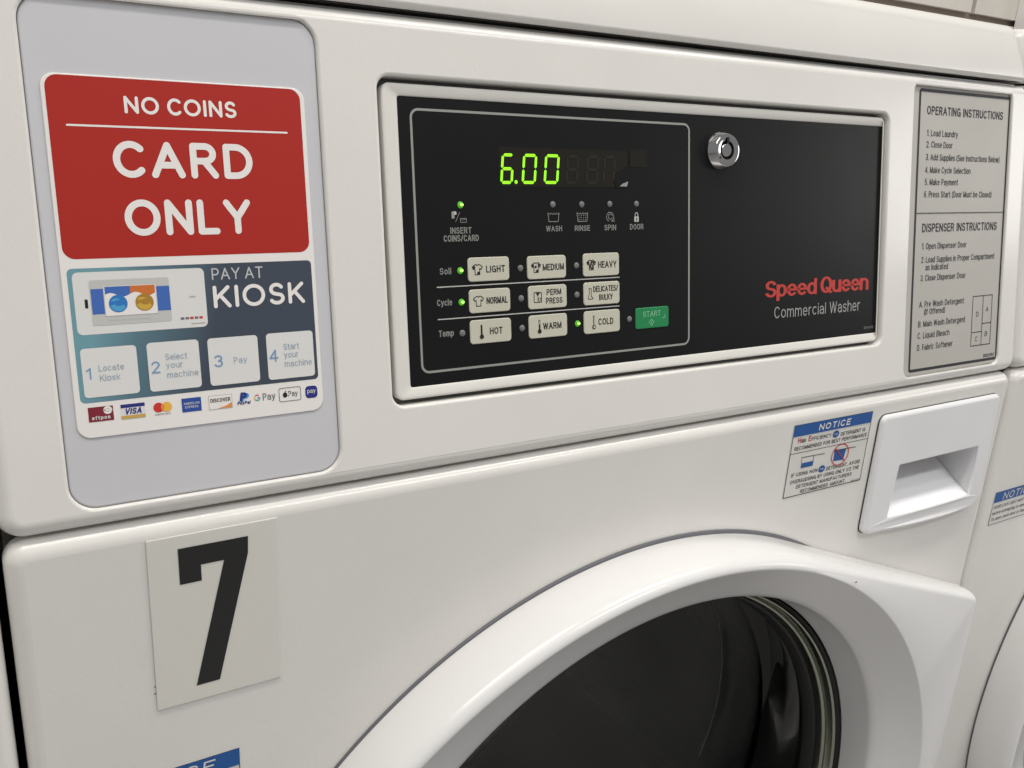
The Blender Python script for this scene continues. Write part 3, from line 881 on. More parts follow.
LEDS = [((-0.04573, 0.13486), 1, 'insert coins or card'), ((0.01068, 0.13486), 0, 'wash'), ((0.02983, 0.13484), 0, 'rinse'),
        ((0.04914, 0.13494), 0, 'spin'), ((0.06829, 0.13499), 0, 'door'),
        ((-0.04725, 0.10179), 1, 'light soil'), ((-0.01101, 0.10157), 0, 'medium soil'), ((0.02558, 0.10160), 0, 'heavy soil'),
        ((-0.04726, 0.08561), 1, 'normal cycle'), ((-0.01110, 0.08550), 0, 'permanent press cycle'), ((0.02549, 0.08546), 0, 'delicates cycle'),
        ((-0.04744, 0.06958), 0, 'hot'), ((-0.01100, 0.06946), 0, 'warm'), ((0.02554, 0.06937), 1, 'cold'), ((0.06244, 0.06934), 0, 'start')]
for (x, y), on, nm in LEDS:
    b = MB()
    r = 0.00175
    mm = M['led_on'] if on else M['led_off']
    b.loft([(circle(x, y, r * c_, 20), HP + 0.0001 + 0.0007 * s_) for c_, s_ in [(math.cos(t * math.pi / 10), math.sin(t * math.pi / 10)) for t in range(5)]], mm)
    b.fill(circle(x, y, r * math.cos(.4 * math.pi), 20), [], HP + 0.0001 + 0.0007 * math.sin(.4 * math.pi), mm)
    if on:
        b.fill(circle(x + r * .18, y + r * .02, r * .62, 14, r * .40), [], HP + 0.0010, M['led_hot'])
    sub(b, 'indicator_light', panel, ('lit green %s light' if on else 'unlit grey %s light') % nm)

def shirt(b, x, y, u, h, dark):
    P = [(-2.6, -5), (2.6, -5), (2.8, 1.2), (4.6, .2), (5.8, 2.6), (2.6, 5), (1.3, 5), (0, 4.0), (-1.3, 5), (-2.6, 5), (-5.8, 2.6), (-4.6, .2), (-2.8, 1.2)]
    P = [(x + a * u, y + c_ * u) for a, c_ in P]
    b.stroke(P, .85 * u, h, M['keyink'], closed=True)
    if dark > 0:
        b.poly(rrect(x - .2 * u, x + 2.5 * u, y - 4.8 * u, y - 2.2 * u), h + .0001, M['keyink'])
        b.poly(circle(x - 4 * u, y + 2.6 * u, 1.5 * u, 10), h + .0001, M['keyink'])
    if dark > 1:
        b.poly(circle(x - .6 * u, y + .8 * u, 1.3 * u, 10), h + .0001, M['keyink'])
        b.poly(circle(x + 3.4 * u, y + 2.8 * u, 1.4 * u, 10), h + .0001, M['keyink'])
    if dark > 2:
        b.poly(rrect(x - 2.6 * u, x - .6 * u, y - 3.4 * u, y - .4 * u), h + .00013, M['keyink'])
        b.poly(circle(x + .6 * u, y + 3.0 * u, 1.4 * u, 10), h + .00013, M['keyink'])
        b.poly(circle(x + 1.8 * u, y - .6 * u, 1.2 * u, 10), h + .00013, M['keyink'])
def pressed_shirt(b, x, y, u, h):
    b.stroke(rrect(x - 4.5 * u, x + 4.5 * u, y - 5 * u, y + 5 * u, .8 * u, 3), .8 * u, h, M['keyink'], closed=True)
    b.poly([(x - 2.6 * u, y + 5 * u), (x, y + 1.0 * u), (x + 2.6 * u, y + 5 * u)][::-1], h + .0001, M['keyink'])
    b.stroke([(x, y + 1 * u), (x, y - 4.6 * u)], .5 * u, h, M['keyink'])
    b.stroke(rrect(x + .8 * u, x + 3.4 * u, y - 3.6 * u, y - .8 * u), .5 * u, h, M['keyink'], closed=True)
def sock(b, x, y, u, h):
    P = [(-1.6, 5.4), (-1.0, .5), (-3.0, -4.2), (-2.2, -5.4), (2.6, -5.4), (3.4, -4.0), (1.2, -3.2), (1.2, 5.4)]
    b.stroke([(x + a * u, y + c_ * u) for a, c_ in P], .7 * u, h, M['keyink'], closed=True)
def thermo(b, x, y, u, h, full):
    b.stroke([(x, y + 6 * u), (x, y - 3.4 * u)], 2.0 * u, h, M['keyink'])
    b.poly(circle(x, y - 4.8 * u, 2.3 * u, 16), h + .00016, M['keyink'])
    if full < 3:
        b.stroke([(x, y + 5.6 * u), (x, y + (5.6 - (3 if full == 2 else 8.2)) * u)], .9 * u, h + .0002, M['key'])
    if full == 1:
        b.poly(circle(x, y - 4.8 * u, 1.3 * u, 12), h + .0004, M['key'])

KEYS = [
 ((-0.04300, -0.01820, 0.09572, 0.10813), ['LIGHT'], 'shirt1', 'light soil'),
 ((-0.00695, 0.01824, 0.09531, 0.10773), ['MEDIUM'], 'shirt2', 'medium soil'),
 ((0.02974, 0.05502, 0.09517, 0.10795), ['HEAVY'], 'shirt3', 'heavy soil'),
 ((-0.04296, -0.01810, 0.07941, 0.09171), ['NORMAL'], 'shirt0', 'normal cycle'),
 ((-0.00679, 0.01834, 0.07917, 0.09179), ['PERM', 'PRESS'], 'press', 'permanent press'),
 ((0.02981, 0.05516, 0.07904, 0.09186), ['DELICATES/', 'BULKY'], 'sock', 'delicates or bulky'),
 ((-0.04305, -0.01804, 0.06326, 0.07578), ['HOT'], 'th3', 'hot'),
 ((-0.00691, 0.01829, 0.06328, 0.07584), ['WARM'], 'th2', 'warm'),
 ((0.02972, 0.05516, 0.06291, 0.07578), ['COLD'], 'th1', 'cold'),
]
for q, words, ic, nm in KEYS:
    b = MB()
    b.plate(rrect(*q, 0.0019, 6), HP + 0.00002, HP + 0.0006, 0.0004, M['key'])
    w_, h_ = q[1] - q[0], q[3] - q[2]
    H_ = HP + 0.0006 + 0.00008
    u = h_ / 23.5
    ix, iy = q[0] + w_ * (.22 if ic[0] != 't' else .27), (q[2] + q[3]) / 2
    if ic.startswith('shirt'): shirt(b, ix, iy, u * .98, H_, int(ic[-1]))
    elif ic == 'press': pressed_shirt(b, ix + w_ * .02, iy, u, H_)
    elif ic == 'sock': sock(b, ix - w_ * .04, iy, u, H_)
    else: thermo(b, ix, iy, u, H_, int(ic[-1]))
    xa, xb = {'LIGHT': (.43, .89), 'MEDIUM': (.39, .94), 'HEAVY': (.41, .92), 'NORMAL': (.41, .93), 'PERM': (.47, .85), 'DELICATES/': (.26, .95), 'HOT': (.47, .78), 'WARM': (.36, .84), 'COLD': (.39, .81)}[words[0]]
    if len(words) == 1:
        c_ = h_ * .285
        b.text(words[0], (q[0] + w_ * xa, iy - c_ * .5), (q[0] + w_ * xb, iy - c_ * .5), c_, H_, M['keyink'], 0.014, 4)
    else:
        c_ = h_ * .255
        b.text(words[0], (q[0] + w_ * xa, iy + h_ * .07), (q[0] + w_ * xb, iy + h_ * .07), c_, H_, M['keyink'], 0.012, 4)
        xa, xb = (.45, .88) if words[1] == 'PRESS' else (.42, .80)
        b.text(words[1], (q[0] + w_ * xa, iy - h_ * .30), (q[0] + w_ * xb, iy - h_ * .30), c_, H_, M['keyink'], 0.012, 4)
    sub(b, 'button', panel, 'beige %s button with black symbol' % nm)
b = MB()
q = (0.06663, 0.09193, 0.06297, 0.07525)
b.plate(rrect(*q, 0.0015, 6), HP + 0.00002, HP + 0.0006, 0.0004, M['start'])
w_, h_ = q[1] - q[0], q[3] - q[2]
H_ = HP + 0.0006 + 0.00008
b.text('START', (q[0] + w_ * .22, q[2] + h_ * .55), (q[0] + w_ * .74, q[2] + h_ * .55), h_ * .27, H_, M['startink'], 0.006, 4)
cx, cy, u = q[0] + w_ * .47, q[2] + h_ * .28, h_ * .15
b.stroke([(cx - u, cy), (cx, cy - u), (cx + u, cy), (cx, cy + u)], u * .22, H_, M['startink'], closed=True)
b.stroke([(cx, cy - u * .4), (cx, cy + u * .4)], u * .2, H_, M['startink'])
b.stroke([(q[0] + w_ * .80, q[2] + h_ * .45), (q[0] + w_ * .88, q[2] + h_ * .45), (q[0] + w_ * .88, q[2] + h_ * .60)], u * .22, H_, M['startink'])
sub(b, 'button', panel, 'green start button')

# key lock
lk = MB()
lx, ly = (0.13367, 0.16619)
lk.loft([(circle(lx, ly, r, 48), HP + h_) for r, h_ in ((.0113, .0001), (.0114, .0006), (.0111, .0010), (.0098, .0056), (.0094, .0060))], M['chrome'])
outer = circle(lx, ly, .0094, 48)
inner = circle(lx, ly, .0056, 48)
lk.loft([(outer, HP + .0060), (inset(outer, .0010), HP + .0062), (inner, HP + .0056)], M['chrome'])
lk.loft([(inner, HP + .0056), (inner, HP + .0030)], M['dark'])
lk.fill(inner, [circle(lx, ly, .0042, 32)], HP + .0030, M['dark'])
core = circle(lx, ly, .0042, 32)
lk.loft([(core, HP + .0028), (core, HP + .0050), (inset(core, .0006), HP + .0055)], M['chrome'])
lk.fill(inset(core, .0006), [], HP + .0055, M['chrome'])
lk.poly(rrect(lx - .0009, lx + .0009, ly + .0034, ly + .0074, .0003, 3), HP + .00645, M['dark'])
lk.poly(circle(lx - .0060, ly - .0045, .0006, 10), HP + .0064, M['dark'])
sub(lk, 'key_lock', panel, 'round chrome key lock')

# ---- instruction label
il = MB()
LH = -0.0020
il.plate(inset(rC, 0.0009), -0.0034, LH, 0.0004, M['label'])
F = (0.32223, 0.43273, 0.01267, 0.21292)
k = 0.00016
il.stroke(rrect(*F, 0.0016, 5), 0.0021, LH + k, M['labelink'], closed=True)
def lt(s_, p0, p1, c_, w_=0.0):
    il.text(s_, p0, p1, c_, LH + k, M['labelink'], w_, 4)
lt('OPERATING INSTRUCTIONS', (0.33074, 0.19640), (0.42440, 0.19682), 0.00588, 0.012)
c_ = 0.00447
lt('1. Load Laundry', (0.33166, 0.18168), (0.36830, 0.18174), c_)
lt('2. Close Door', (0.33153, 0.17370), (0.36236, 0.17372), c_)
lt('3. Add Supplies (See Instructions Below)', (0.33146, 0.16478), (0.42301, 0.16493), c_)
lt('4. Make Cycle Selection', (0.33139, 0.15583), (0.38616, 0.15587), c_)
lt('5. Make Payment', (0.33140, 0.14740), (0.37123, 0.14740), c_)
lt('6. Press Start (Door Must be Closed)', (0.33130, 0.13872), (0.41491, 0.13854), c_)
y = ((0.37573, 0.12744))[1]
il.poly(rrect(F[0] + .0004, F[1] - .0004, y - .0003, y + .0003), LH + 2 * k, M['labelink'])
lt('DISPENSER INSTRUCTIONS', (0.33067, 0.11413), (0.42410, 0.11366), 0.00615, 0.012)
lt('1. Open Dispenser Door', (0.33141, 0.10163), (0.38574, 0.10148), c_)
lt('2. Load Supplies in Proper Compartment', (0.33114, 0.09189), (0.42326, 0.09154), c_)
lt('as Indicated', (0.33661, 0.08624), (0.36376, 0.08602), c_)
lt('3. Close Dispenser Door', (0.33122, 0.07869), (0.38643, 0.07821), c_)
lt('A. Pre Wash Detergent', (0.33099, 0.05947), (0.38601, 0.05879), c_)
lt('(If Offered)', (0.33721, 0.05376), (0.36270, 0.05335), c_)
lt('B. Main Wash Detergent', (0.33079, 0.04497), (0.38905, 0.04421), c_)
lt('C. Liquid Bleach', (0.33066, 0.03638), (0.36944, 0.03577), c_)
lt('D. Fabric Softener', (0.33054, 0.02746), (0.37406, 0.02688), c_)
lt('800221R2', (0.41545, 0.01474), (0.42967, 0.01457), 0.00259, 0.01)
q = (0.39783, 0.42340, 0.02499, 0.06363)
il.stroke(rrect(*q), .0006, LH + k, M['labelink'], closed=True)
xm = ((0.41139, 0.06358))[0]
il.stroke([(xm, q[2]), (xm, q[3])], .0006, LH + k, M['labelink'])
y1 = ((0.40288, 0.03557))[1]; y2 = ((0.41701, 0.04183))[1]
il.stroke([(q[0], y1), (xm, y1)], .0006, LH + k, M['labelink'])
il.stroke([(xm, y2), (q[1], y2)], .0006, LH + k, M['labelink'])
for s_, x0, x1, ya, yb in (('D', q[0], xm, y1, q[3]), ('C', q[0], xm, q[2], y1), ('A', xm, q[1], y2, q[3]), ('B', xm, q[1], q[2], y2)):
    xc, yc = (x0 + x1) / 2, (ya + yb) / 2
    lt(s_, (xc - .0016, yc - .0019), (xc + .0016, yc - .0019), .0038)
up(il, 'instruction_label', root, 'silver grey operating and dispenser instructions label')

# ---- number plate
npl = MB()
HN = 0.0008
q = (-0.20911, -0.15094, -0.09704, -0.00907)
npl.plate(rrect(*q, 0.0004, 3), 0.0002, HN, 0.0003, M['acrylic'])
P7 = [(-0.19611, -0.01556), (-0.19600, -0.03370), (-0.18641, -0.03362), (-0.18649, -0.02553), (-0.17614, -0.02549),
      (-0.19117, -0.08875), (-0.18042, -0.08862), (-0.16516, -0.02427), (-0.16491, -0.01567)]
npl.poly(P7, HN + .00015, M['keyink'])
low(npl, 'number_plate', root, 'white plastic plate with a black number 7')

# ---- notice stickers
ns = MB()
q = (0.20141, 0.28230, -0.06587, -0.01245)
h1, h2, h3 = .0003, .00042, .00056
ns.plate(rrect(*q), 0.00005, h1, .00004, M['vinyl'], n=1)
ns.stroke(rrect(*q), .00055, h2, M['labelink'], closed=True)
yb = ((0.23846, -0.02071))[1]
ns.poly(rrect(q[0], q[1], yb, q[3]), h3, M['notice'])
def nt(s_, p0, p1, c_, m_='labelink', w_=0.014, h=h2, sl=0.0):
    ns.text(s_, p0, p1, c_, h, M[m_], w_, 4, sl)
nt('NOTICE', (0.22608, -0.01873), (0.25854, -0.01932), 0.00462, 'signwhite', 0.02, h3 + .00015, 0.12)
cc = 0.00281
ya = ((0.22334, -0.02594))[1]
x0, x1 = ((0.20698, -0.02555))[0], ((0.24074, -0.02612))[0]
nt('H', (x0, ya), (x0 + .0028, ya), cc * 1.45, 'noticered', 0.02)
nt('IGH', (x0 + .0034, ya), (x0 + .0078, ya), cc)
nt('E', (x0 + .0105, ya), (x0 + .0130, ya), cc * 1.45, 'noticered', 0.02)
nt('FFICIENCY', (x0 + .0136, ya), (x1, ya), cc)
nt('DETERGENT IS', (0.25088, -0.02632), (0.27741, -0.02724), cc)
nt('RECOMMENDED FOR BEST PERFORMANCE', (0.20469, -0.03025), (0.28008, -0.03211), cc)
yd = ((0.23948, -0.03323))[1]
ns.poly(rrect(q[0], q[1], yd - .0002, yd + .0002), h2, M['labelink'])
for p in ((0.24558, -0.02457), (0.23682, -0.04958)):
    ns.poly(circle(p[0], p[1], .0034, 20, .0027), h2, M['notice'])
    nt('he', (p[0] - .0018, p[1] - .0008), (p[0] + .0018, p[1] - .0008), .0018, 'vinyl', 0.0, h3)
# cups
a, b_, c2, d = (0.21373, -0.03736), (0.23688, -0.03788), (0.21453, -0.04525), (0.22616, -0.04515)
e = (0.22597, -0.03789)
ns.stroke([a, b_], .0005, h2, M['labelink'])
ns.stroke([a, c2, d, e], .0004, h2, M['labelink'])
ns.poly([c2, d, (d[0] + .0003, d[1] + .0035), (c2[0] + .0002, c2[1] + .0035)], h3, M['notice'])
a, b_, c2, d = (0.24730, -0.03724), (0.25989, -0.03765), (0.25861, -0.04601), (0.24781, -0.04558)
ns.poly([d, c2, b_, a], h2, M['notice'])
ns.stroke([a, (0.26972, -0.03785)], .0006, h3, M['labelink'])
p = (0.25397, -0.04134)
ns.stroke(circle(p[0], p[1], .0088, 32, .0080), .0007, h3 + .0001, M['noticered'], closed=True)
ns.stroke([(p[0] - .0060, p[1] + .0056), (p[0] + .0060, p[1] - .0056)], .0007, h3 + .0001, M['noticered'])
nt('IF USING NON', (0.20594, -0.05097), (0.23241, -0.05113), cc)
nt('DETERGENT, AVOID', (0.24174, -0.05133), (0.27797, -0.05214), cc)
nt('OVERSUDSING BY USING ONLY 1/2 THE', (0.20598, -0.05563), (0.27814, -0.05691), cc)
nt('DETERGENT MANUFACTURERS', (0.21291, -0.06027), (0.27123, -0.06097), cc)
nt('RECOMMENDED AMOUNT.', (0.21795, -0.06470), (0.26561, -0.06514), cc)
nt('802302', (0.27192, -0.06570), (0.28138, -0.06560), cc * .5, 'labelink', 0.0)
low(ns, 'notice_sticker', root, 'white detergent notice sticker with blue heading and two cups, one crossed out in red')

def lock_sticker():
    n2 = MB()
    x1, z1 = (-0.17269, -0.13178)
    x0, z0 = x1 - 0.070, z1 - 0.031
    n2.plate(rrect(x0, x1, z0, z1), 0.00005, h1, .00004, M['vinyl'], n=1)
    n2.stroke(rrect(x0, x1, z0, z1), .0004, h2, M['labelink'], closed=True)
    n2.poly(rrect(x0, x1, z1 - .0098, z1), h3, M['notice'])
    n2.text('NOTICE', (x0 + .0125, z1 - .0086), (x1 - .0125, z1 - .0086), .0068, h3 + .00015, M['vinyl'], 0.006, 4, 0.15)
    for i, s_ in enumerate(('DOOR LOCK LIGHT MUST BE OFF', 'before attempting to open door.', 'To open, push door in then pull.')):
        yy = z1 - .0160 - .0058 * i
        n2.text(s_, (x0 + .0022, yy), (x1 - .0060, yy), .0030, h2, M['labelink'], 0.004, 3, 0.15)
    return n2
dls = low(lock_sticker(), 'notice_sticker', root, 'white door lock notice sticker with blue heading')

# ---- detergent drawer
dr = MB()
HD_ = 0.0036
TLp, TRp, BRp, BLp = (0.28963, -0.01573), (0.43501, -0.01957), (0.44009, -0.11338), (0.29293, -0.11090)
x0d, x1d = 0.2922, 0.4408
zt, zb = -0.0170, -0.1118
P = []
def cr(cx, cy, r, a0):
    return arc(cx, cy, r, r, a0, a0 + 90, 8)
r = 0.006
bot = []
for i in range(25):
    t = i / 24
    x = x0d + r + (x1d - x0d - 2 * r) * t
    bot.append((x, zb - 0.0035 * (1 - (2 * t - 1) ** 2)))
r2 = 0.017
bot = []
for i in range(25):
    x = x0d + r + (x1d - x0d - r - r2) * i / 24
    bot.append((x, zb - 0.0040 * math.sin(math.pi / 2 * min(1.0, (x - x0d) / 0.105))))
zc = bot[-1][1] + r2
P = bot + cr(x1d - r2, zc, r2, -90)[1:] + cr(x1d - r, zt - r, r, 0) + cr(x0d + r, zt - r, r, 90) + cr(x0d + r, zb + r, r, 180)[:-1]
# well opening
wx0, wx1, wzt, wzb = 0.3165, 0.4215, -0.0590, -0.1010
def opening():
    n = 24
    b_ = [(wx0 + (wx1 - wx0) * i / n, wzb - .0005 * math.sin(math.pi * i / n)) for i in range(n + 1)]
    t_ = [(wx1 - 0.0003 - (wx1 - 0.0003 - wx0 - .0045) * i / n, wzt) for i in range(n + 1)]
    return b_ + t_
O = opening()
n = 24
seq = [(P, 0.0002)]
for i in range(7):
    a_ = math.pi / 2 * i / 6
    seq.append((inset(P, 0.0030 * (1 - math.cos(a_))), HD_ - 0.0030 + 0.0030 * math.sin(a_)))
dr.loft(seq, M['drawer'])
Oh = inset(O, -0.0008)
dr.fill(seq[-1][0], [Oh], HD_, M['drawer'])
# rounded rim into the well
O2 = O
dr.loft([(Oh, HD_), (inset(O, -0.0002), HD_ - 0.0003), (O2, HD_ - 0.0010)], M['drawer'])
# floor of the well: from the bottom lip up and back to behind the overhang
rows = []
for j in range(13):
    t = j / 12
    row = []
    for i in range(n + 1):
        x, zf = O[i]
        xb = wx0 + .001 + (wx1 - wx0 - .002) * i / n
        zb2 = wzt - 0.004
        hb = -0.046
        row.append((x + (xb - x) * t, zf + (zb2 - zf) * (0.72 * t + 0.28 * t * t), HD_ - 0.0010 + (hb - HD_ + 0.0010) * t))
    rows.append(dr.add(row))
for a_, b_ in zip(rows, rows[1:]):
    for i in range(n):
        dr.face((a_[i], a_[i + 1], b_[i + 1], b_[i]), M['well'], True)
# side walls
for side, idx in ((1, n), (0, 0)):
    xw = rows
    xt = (O[n + 1] if side else O[-1])
    top = dr.add([(xt[0], xt[1] + (0.001) * j / 12, HD_ - 0.001 + (-0.046 - HD_ + 0.001) * j / 12) for j in range(13)])
    for j in range(12):
        f = (rows[j][idx], top[j], top[j + 1], rows[j + 1][idx])
        dr.face(f if side == 0 else f[::-1], M['drawer'], False)
    tops = top if side else tops_r
    if side: tops_r = top
# underside of the overhang
lt_ = dr.add([(p[0], p[1], HD_ - .001) for p in O[n + 1:]])
lb_ = dr.add([(p[0], p[1], -0.010) for p in O[n + 1:]])
for i in range(n):
    dr.face((lt_[i], lt_[i + 1], lb_[i + 1], lb_[i]), M['drawer'], False)
dr.poly(rrect(wx1 - .0075, wx1 - .0030, wzt - .0030, wzt - .0008), HD_ - 0.0265, M['dark'])
gapP = [(x - 0.0006, z) for x, z in inset(P, -0.0006)]
dr.loft([(gapP, 0.0004), (inset(gapP, 0.003), 0.0006)], M['dark'])
def bulge(x, z):
    tx = max(0.0, min(1.0, (x - wx0) / (wx1 - wx0)))
    tz = max(0.0, min(1.0, (-0.066 - z) / 0.034))
    return 0.0012 * math.sin(math.pi * tx) ** 0.6 * tz + 0.0026 * max(0.0, min(1.0, (-0.020 - z) / 0.085))
nv = []
for (x, y, h) in dr.v:
    if h > -0.0001 and h < 0.0012:
        nv.append((x, y, h))
    elif h >= 0.0012:
        nv.append((x, y, h + bulge(x, y)))
    else:
        nv.append((x, y, h + bulge(x, wzb) * max(0.0, 1 + h / 0.042) ** 1.3 * (1 if y < wzt - 0.002 else 0)))
dr.v = nv
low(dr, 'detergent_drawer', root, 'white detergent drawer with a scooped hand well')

# ---- door
dm = MB()
NA = 540
Ro, Rl, hl = 0.3018, 0.2955, 0.0402
wing_x, wing_z, wing_h = 0.4500, -0.1950, 0.0215
# outline in the door's own frame: circle plus a wing reaching to the right edge
def outline():
    cx, cz = DC
    c = (wing_x - cx, wing_z - cz)                     # upper right corner of the wing
    d = math.hypot(*c)
    b = math.acos(Ro / d)
    base = math.atan2(c[1], c[0])
    th = base + b                                      # tangent point on the circle
    rc = 0.013
    poly = []
    tp = (Ro * math.cos(th), Ro * math.sin(th))
    # rounded corner between the top edge and the vertical end
    e1 = Vector((c[0] - tp[0], c[1] - tp[1])).normalized()
    e2 = Vector((0, -1))
    ang = math.acos(max(-1, min(1, (-e1).dot(e2))))
    dist = rc / math.tan(ang / 2)
    pa = Vector(c) - e1 * dist
    pb = Vector(c) + e2 * dist
    bis = ((-e1) + e2).normalized()
    cc_ = Vector(c) + bis * (rc / math.sin(ang / 2))
    a0 = math.atan2(pa.y - cc_.y, pa.x - cc_.x); a1 = math.atan2(pb.y - cc_.y, pb.x - cc_.x)
    if a1 > a0: a1 -= 2 * math.pi
    corner = [(cc_.x + rc * math.cos(a0 + (a1 - a0) * i / 16), cc_.y + rc * math.sin(a0 + (a1 - a0) * i / 16)) for i in range(17)]
    up_ = [tp] + [(tp[0] + (pa.x - tp[0]) * i / 40, tp[1] + (pa.y - tp[1]) * i / 40) for i in range(1, 40)] + corner
    lowr = [(x, -z) for x, z in up_][::-1]
    m_ = 30
    vert = [(up_[-1][0], up_[-1][1] + (lowr[0][1] - up_[-1][1]) * i / m_) for i in range(1, m_)]
    circ = []
    N_ = 300
    for i in range(1, N_):
        t = -th - (2 * math.pi - 2 * th) * i / N_
        circ.append((Ro * math.cos(t), Ro * math.sin(t)))
    pts = up_ + vert + lowr + circ            # clockwise
    return [(x + cx, z + cz) for x, z in pts][::-1]
OUT = outline()
def edge_h(x, z):
    r = math.hypot(x - DC[0], z - DC[1])
    t = max(0.0, min(1.0, (x - 0.205) / (wing_x - 0.205)))
    return hl + (wing_h - hl) * t if r > Ro + 1e-5 else hl
def eh(i):
    x, z = OUT[i]
    return edge_h(x, z)
loops = []
fr = 0.0070
def addloop(ins, fn):
    Q = inset(OUT, ins) if ins else OUT
    loops.append(dm.add([(x, z, fn(i)) for i, (x, z) in enumerate(Q)]))
addloop(0.003, lambda i: 0.0014)
addloop(0.0006, lambda i: 0.0018)
addloop(0.0, lambda i: 0.0028)
addloop(0.0, lambda i: max(0.004, eh(i) - 0.0115))
for i_ in range(1, 9):
    a_ = math.pi / 2 * i_ / 8 * 0.985
    addloop(fr * (1 - math.cos(a_)), lambda i, a_=a_: max(0.004, eh(i) - 0.0115) + (eh(i) - max(0.004, eh(i) - 0.0115)) * math.sin(a_))
def ring(r, h):
    R_ = []
    for (x, z) in OUT:
        a_ = math.atan2(z - DC[1], x - DC[0])
        R_.append((DC[0] + r * math.cos(a_), DC[1] + r * math.sin(a_), h))
    return dm.add(R_)
loops.append(ring(0.2945, hl))
HC, HR, HH = (0.1086, -0.3598), 0.2400, 0.0150          # edge of the porthole
def mixring(t, h, dr=0.0):
    R_ = []
    for (x, z) in OUT:
        a_ = math.atan2(z - DC[1], x - DC[0])
        p_ = (DC[0] + 0.2940 * math.cos(a_), DC[1] + 0.2940 * math.sin(a_))
        q_ = (HC[0] + (HR + dr) * math.cos(a_), HC[1] + (HR + dr) * math.sin(a_))
        R_.append((p_[0] + (q_[0] - p_[0]) * t, p_[1] + (q_[1] - p_[1]) * t, h))
    return dm.add(R_)
for t, h in ((0.012, 0.03985), (0.035, 0.0392), (0.30, 0.0318), (0.60, 0.0240), (0.85, 0.0178), (0.95, 0.0150), (0.985, 0.0132), (1.0, 0.0110)):
    loops.append(mixring(t, h))
def wallring(t, h):
    R_ = []
    for (x, z) in OUT:
        a_ = math.atan2(z - DC[1], x - DC[0])
        p_ = (HC[0] + HR * math.cos(a_), HC[1] + HR * math.sin(a_))
        q_ = (0.0885 + 0.2575 * math.cos(a_), -0.3735 + 0.2575 * math.sin(a_))
        R_.append((p_[0] + (q_[0] - p_[0]) * t, p_[1] + (q_[1] - p_[1]) * t, h))
    return dm.add(R_)
for t, h in ((0.25, 0.0062), (0.6, -0.0010), (0.9, -0.0075), (1.0, -0.0105)):
    loops.append(wallring(t, h))
for a_, b_ in zip(loops, loops[1:]):
    dm.bridge(a_, b_, M['plastic'], True)
dm.poly([(0.4400, -0.1950), (0.4400, -0.1985), (0.4566, -0.2075), (0.4566, -0.2030)], 0.0012, M['dark'])
p = (0.24237, -0.12022)
dm.poly([(p[0] - .0016, p[1] + .0002), (p[0] - .0003, p[1] - .0008), (p[0] + .0014, p[1] - .0003), (p[0] + .0006, p[1] + .0007)], 0.0404, M['gap'])
door = low(dm, 'door', root, 'white round door with a flat wing on its right side')

GC = (0.0885, -0.3735)
def lathe(mb, prof, m, n=160, flip=False, c=None):
    idx = [mb.loop(circle(*(c or GC), r, n), h) for r, h in prof]
    for a_, b_ in zip(idx, idx[1:]):
        mb.bridge(a_, b_, m, True, flip)
    return idx
tm = MB()
lathe(tm, [(0.2560, -0.0105), (0.2552, -0.0135), (0.2535, -0.0150)], M['rubber'])
lathe(tm, [(0.2536, -0.0148), (0.2530, -0.0130), (0.2520, -0.0128), (0.2512, -0.0150), (0.2500, -0.0200), (0.2492, -0.0215)], M['trim'])
lathe(tm, [(0.2493, -0.0213), (0.2484, -0.0200), (0.2472, -0.0202), (0.2462, -0.0225), (0.2452, -0.0290)], M['trim'])
lathe(tm, [(0.2454, -0.0286), (0.2440, -0.0272), (0.2428, -0.0285), (0.2400, -0.0380)], M['rubber'])
bs = MB()
lathe(bs, [(0.3022, 0.0001), (0.3022, 0.0012), (0.3018, 0.0018), (0.2900, 0.0020)], M['seal'], c=(DC[0] + 0.0016, DC[1] + 0.0012))
sub(bs, 'door_seal', door, 'thin grey seal between the door and the cabinet')
sub(tm, 'glass_rim', door, 'metal and black rubber rim round the door glass')
gl = MB()
gp = [(0.2420, -0.0330), (0.2350, -0.0400), (0.2270, -0.0600), (0.2150, -0.0850), (0.2040, -0.1020), (0.1800, -0.1120), (0.1200, -0.1220), (0.0600, -0.1280), (0.001, -0.1285)]
def bowl(dh, flip):
    idx = []
    for r, h in gp:
        t = min(1.0, max(0.0, (-h - 0.033) / 0.067))
        idx.append(gl.loop(circle(GC[0] + 0.0385 * t, GC[1] + 0.0430 * t, r, 128), h + dh))
    for a_, b_ in zip(idx, idx[1:]):
        gl.bridge(a_, b_, M['glass'], True, flip)
bowl(0.0, False)
bowl(-0.004, True)
sub(gl, 'door_glass', door, 'dark bowl-shaped door glass')

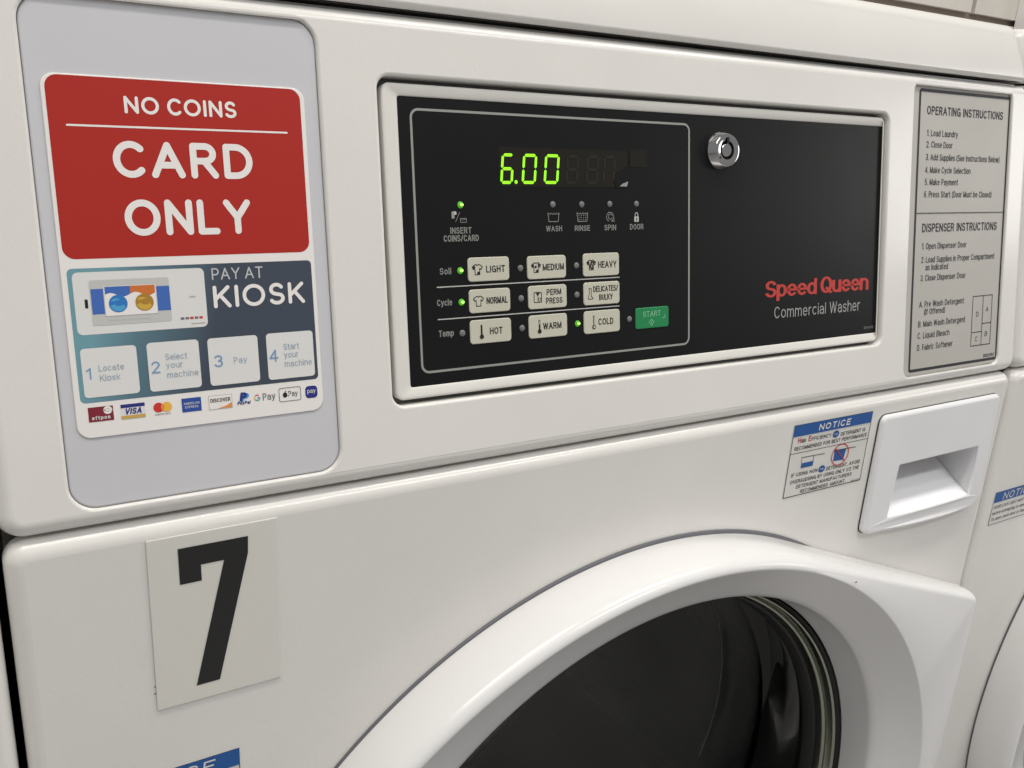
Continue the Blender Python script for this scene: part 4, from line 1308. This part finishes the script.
du = MB()
lathe(du, [(0.2600, -0.0180), (0.2750, -0.0500), (0.2750, -0.0700), (0.2450, -0.0900)], M['rubber'], 128)
lathe(du, [(0.2450, -0.0900), (0.2600, -0.1050), (0.2600, -0.3600), (0.2450, -0.4350), (0.0010, -0.4400)], M['steel'], 128)
lathe(du, [(0.2080, -0.1488), (0.2090, -0.1500), (0.2080, -0.1512)], M['trim'], 128, c=(0.1295, -0.3634))
# pressed folds in the back of the drum
for r_, h_ in ((0.235, -0.395), (0.190, -0.405), (0.140, -0.400), (0.085, -0.408)):
    lathe(du, [(r_ + 0.016, h_ - 0.030), (r_ + 0.006, h_), (r_ - 0.006, h_), (r_ - 0.016, h_ - 0.030)], M['steel'], 96)
for kx in range(3):
    a0 = math.radians(100 + 120 * kx)
    prof = [(-0.10, 0.259), (-0.05, 0.225), (0.0, 0.205), (0.05, 0.225), (0.10, 0.259)]
    fr_ = du.add([(DC[0] + r * math.cos(a0 + da), DC[1] + r * math.sin(a0 + da), -0.115) for da, r in prof])
    bk_ = du.add([(DC[0] + r * math.cos(a0 + da), DC[1] + r * math.sin(a0 + da), -0.415) for da, r in prof])
    for i in range(4):
        du.face((fr_[i], fr_[i + 1], bk_[i + 1], bk_[i]), M['steel'], True)
    du.face(fr_, M['steel'], False)
low(du, 'drum', root, 'dark steel drum seen through the door glass')

# ================================================================ the neighbours
def copy_machine(dx, label, skip):
    r = root.copy()
    COL.objects.link(r)
    r.location = root.location + Vector((dx, 0, 0))
    r['label'] = label
    for ch in list(root.children):
        if ch.name.split('.')[0] in skip:
            continue
        c_ = ch.copy(); COL.objects.link(c_); c_.parent = r
        if ch == dls and dx > 0:
            p = (0.47406, -0.11201)
            x1, z1 = (-0.17269, -0.13178)
            c_.location = ch.location + Vector((p[0] - dx - (x1 - 0.070), 0, p[1] - z1))
        if ch == door and dx > 0:
            c_.location = ch.location + Vector((0.022, 0, 0.006))
        for g in list(ch.children):
            d_ = g.copy(); COL.objects.link(d_); d_.parent = c_
    return r
copy_machine(0.7245, 'white front-load washer cut off by the right edge, door lock notice at its upper left', {'number_plate'})
copy_machine(-0.7245, 'white front-load washer of which only a sliver shows past the dark gap at lower left', {'number_plate'})
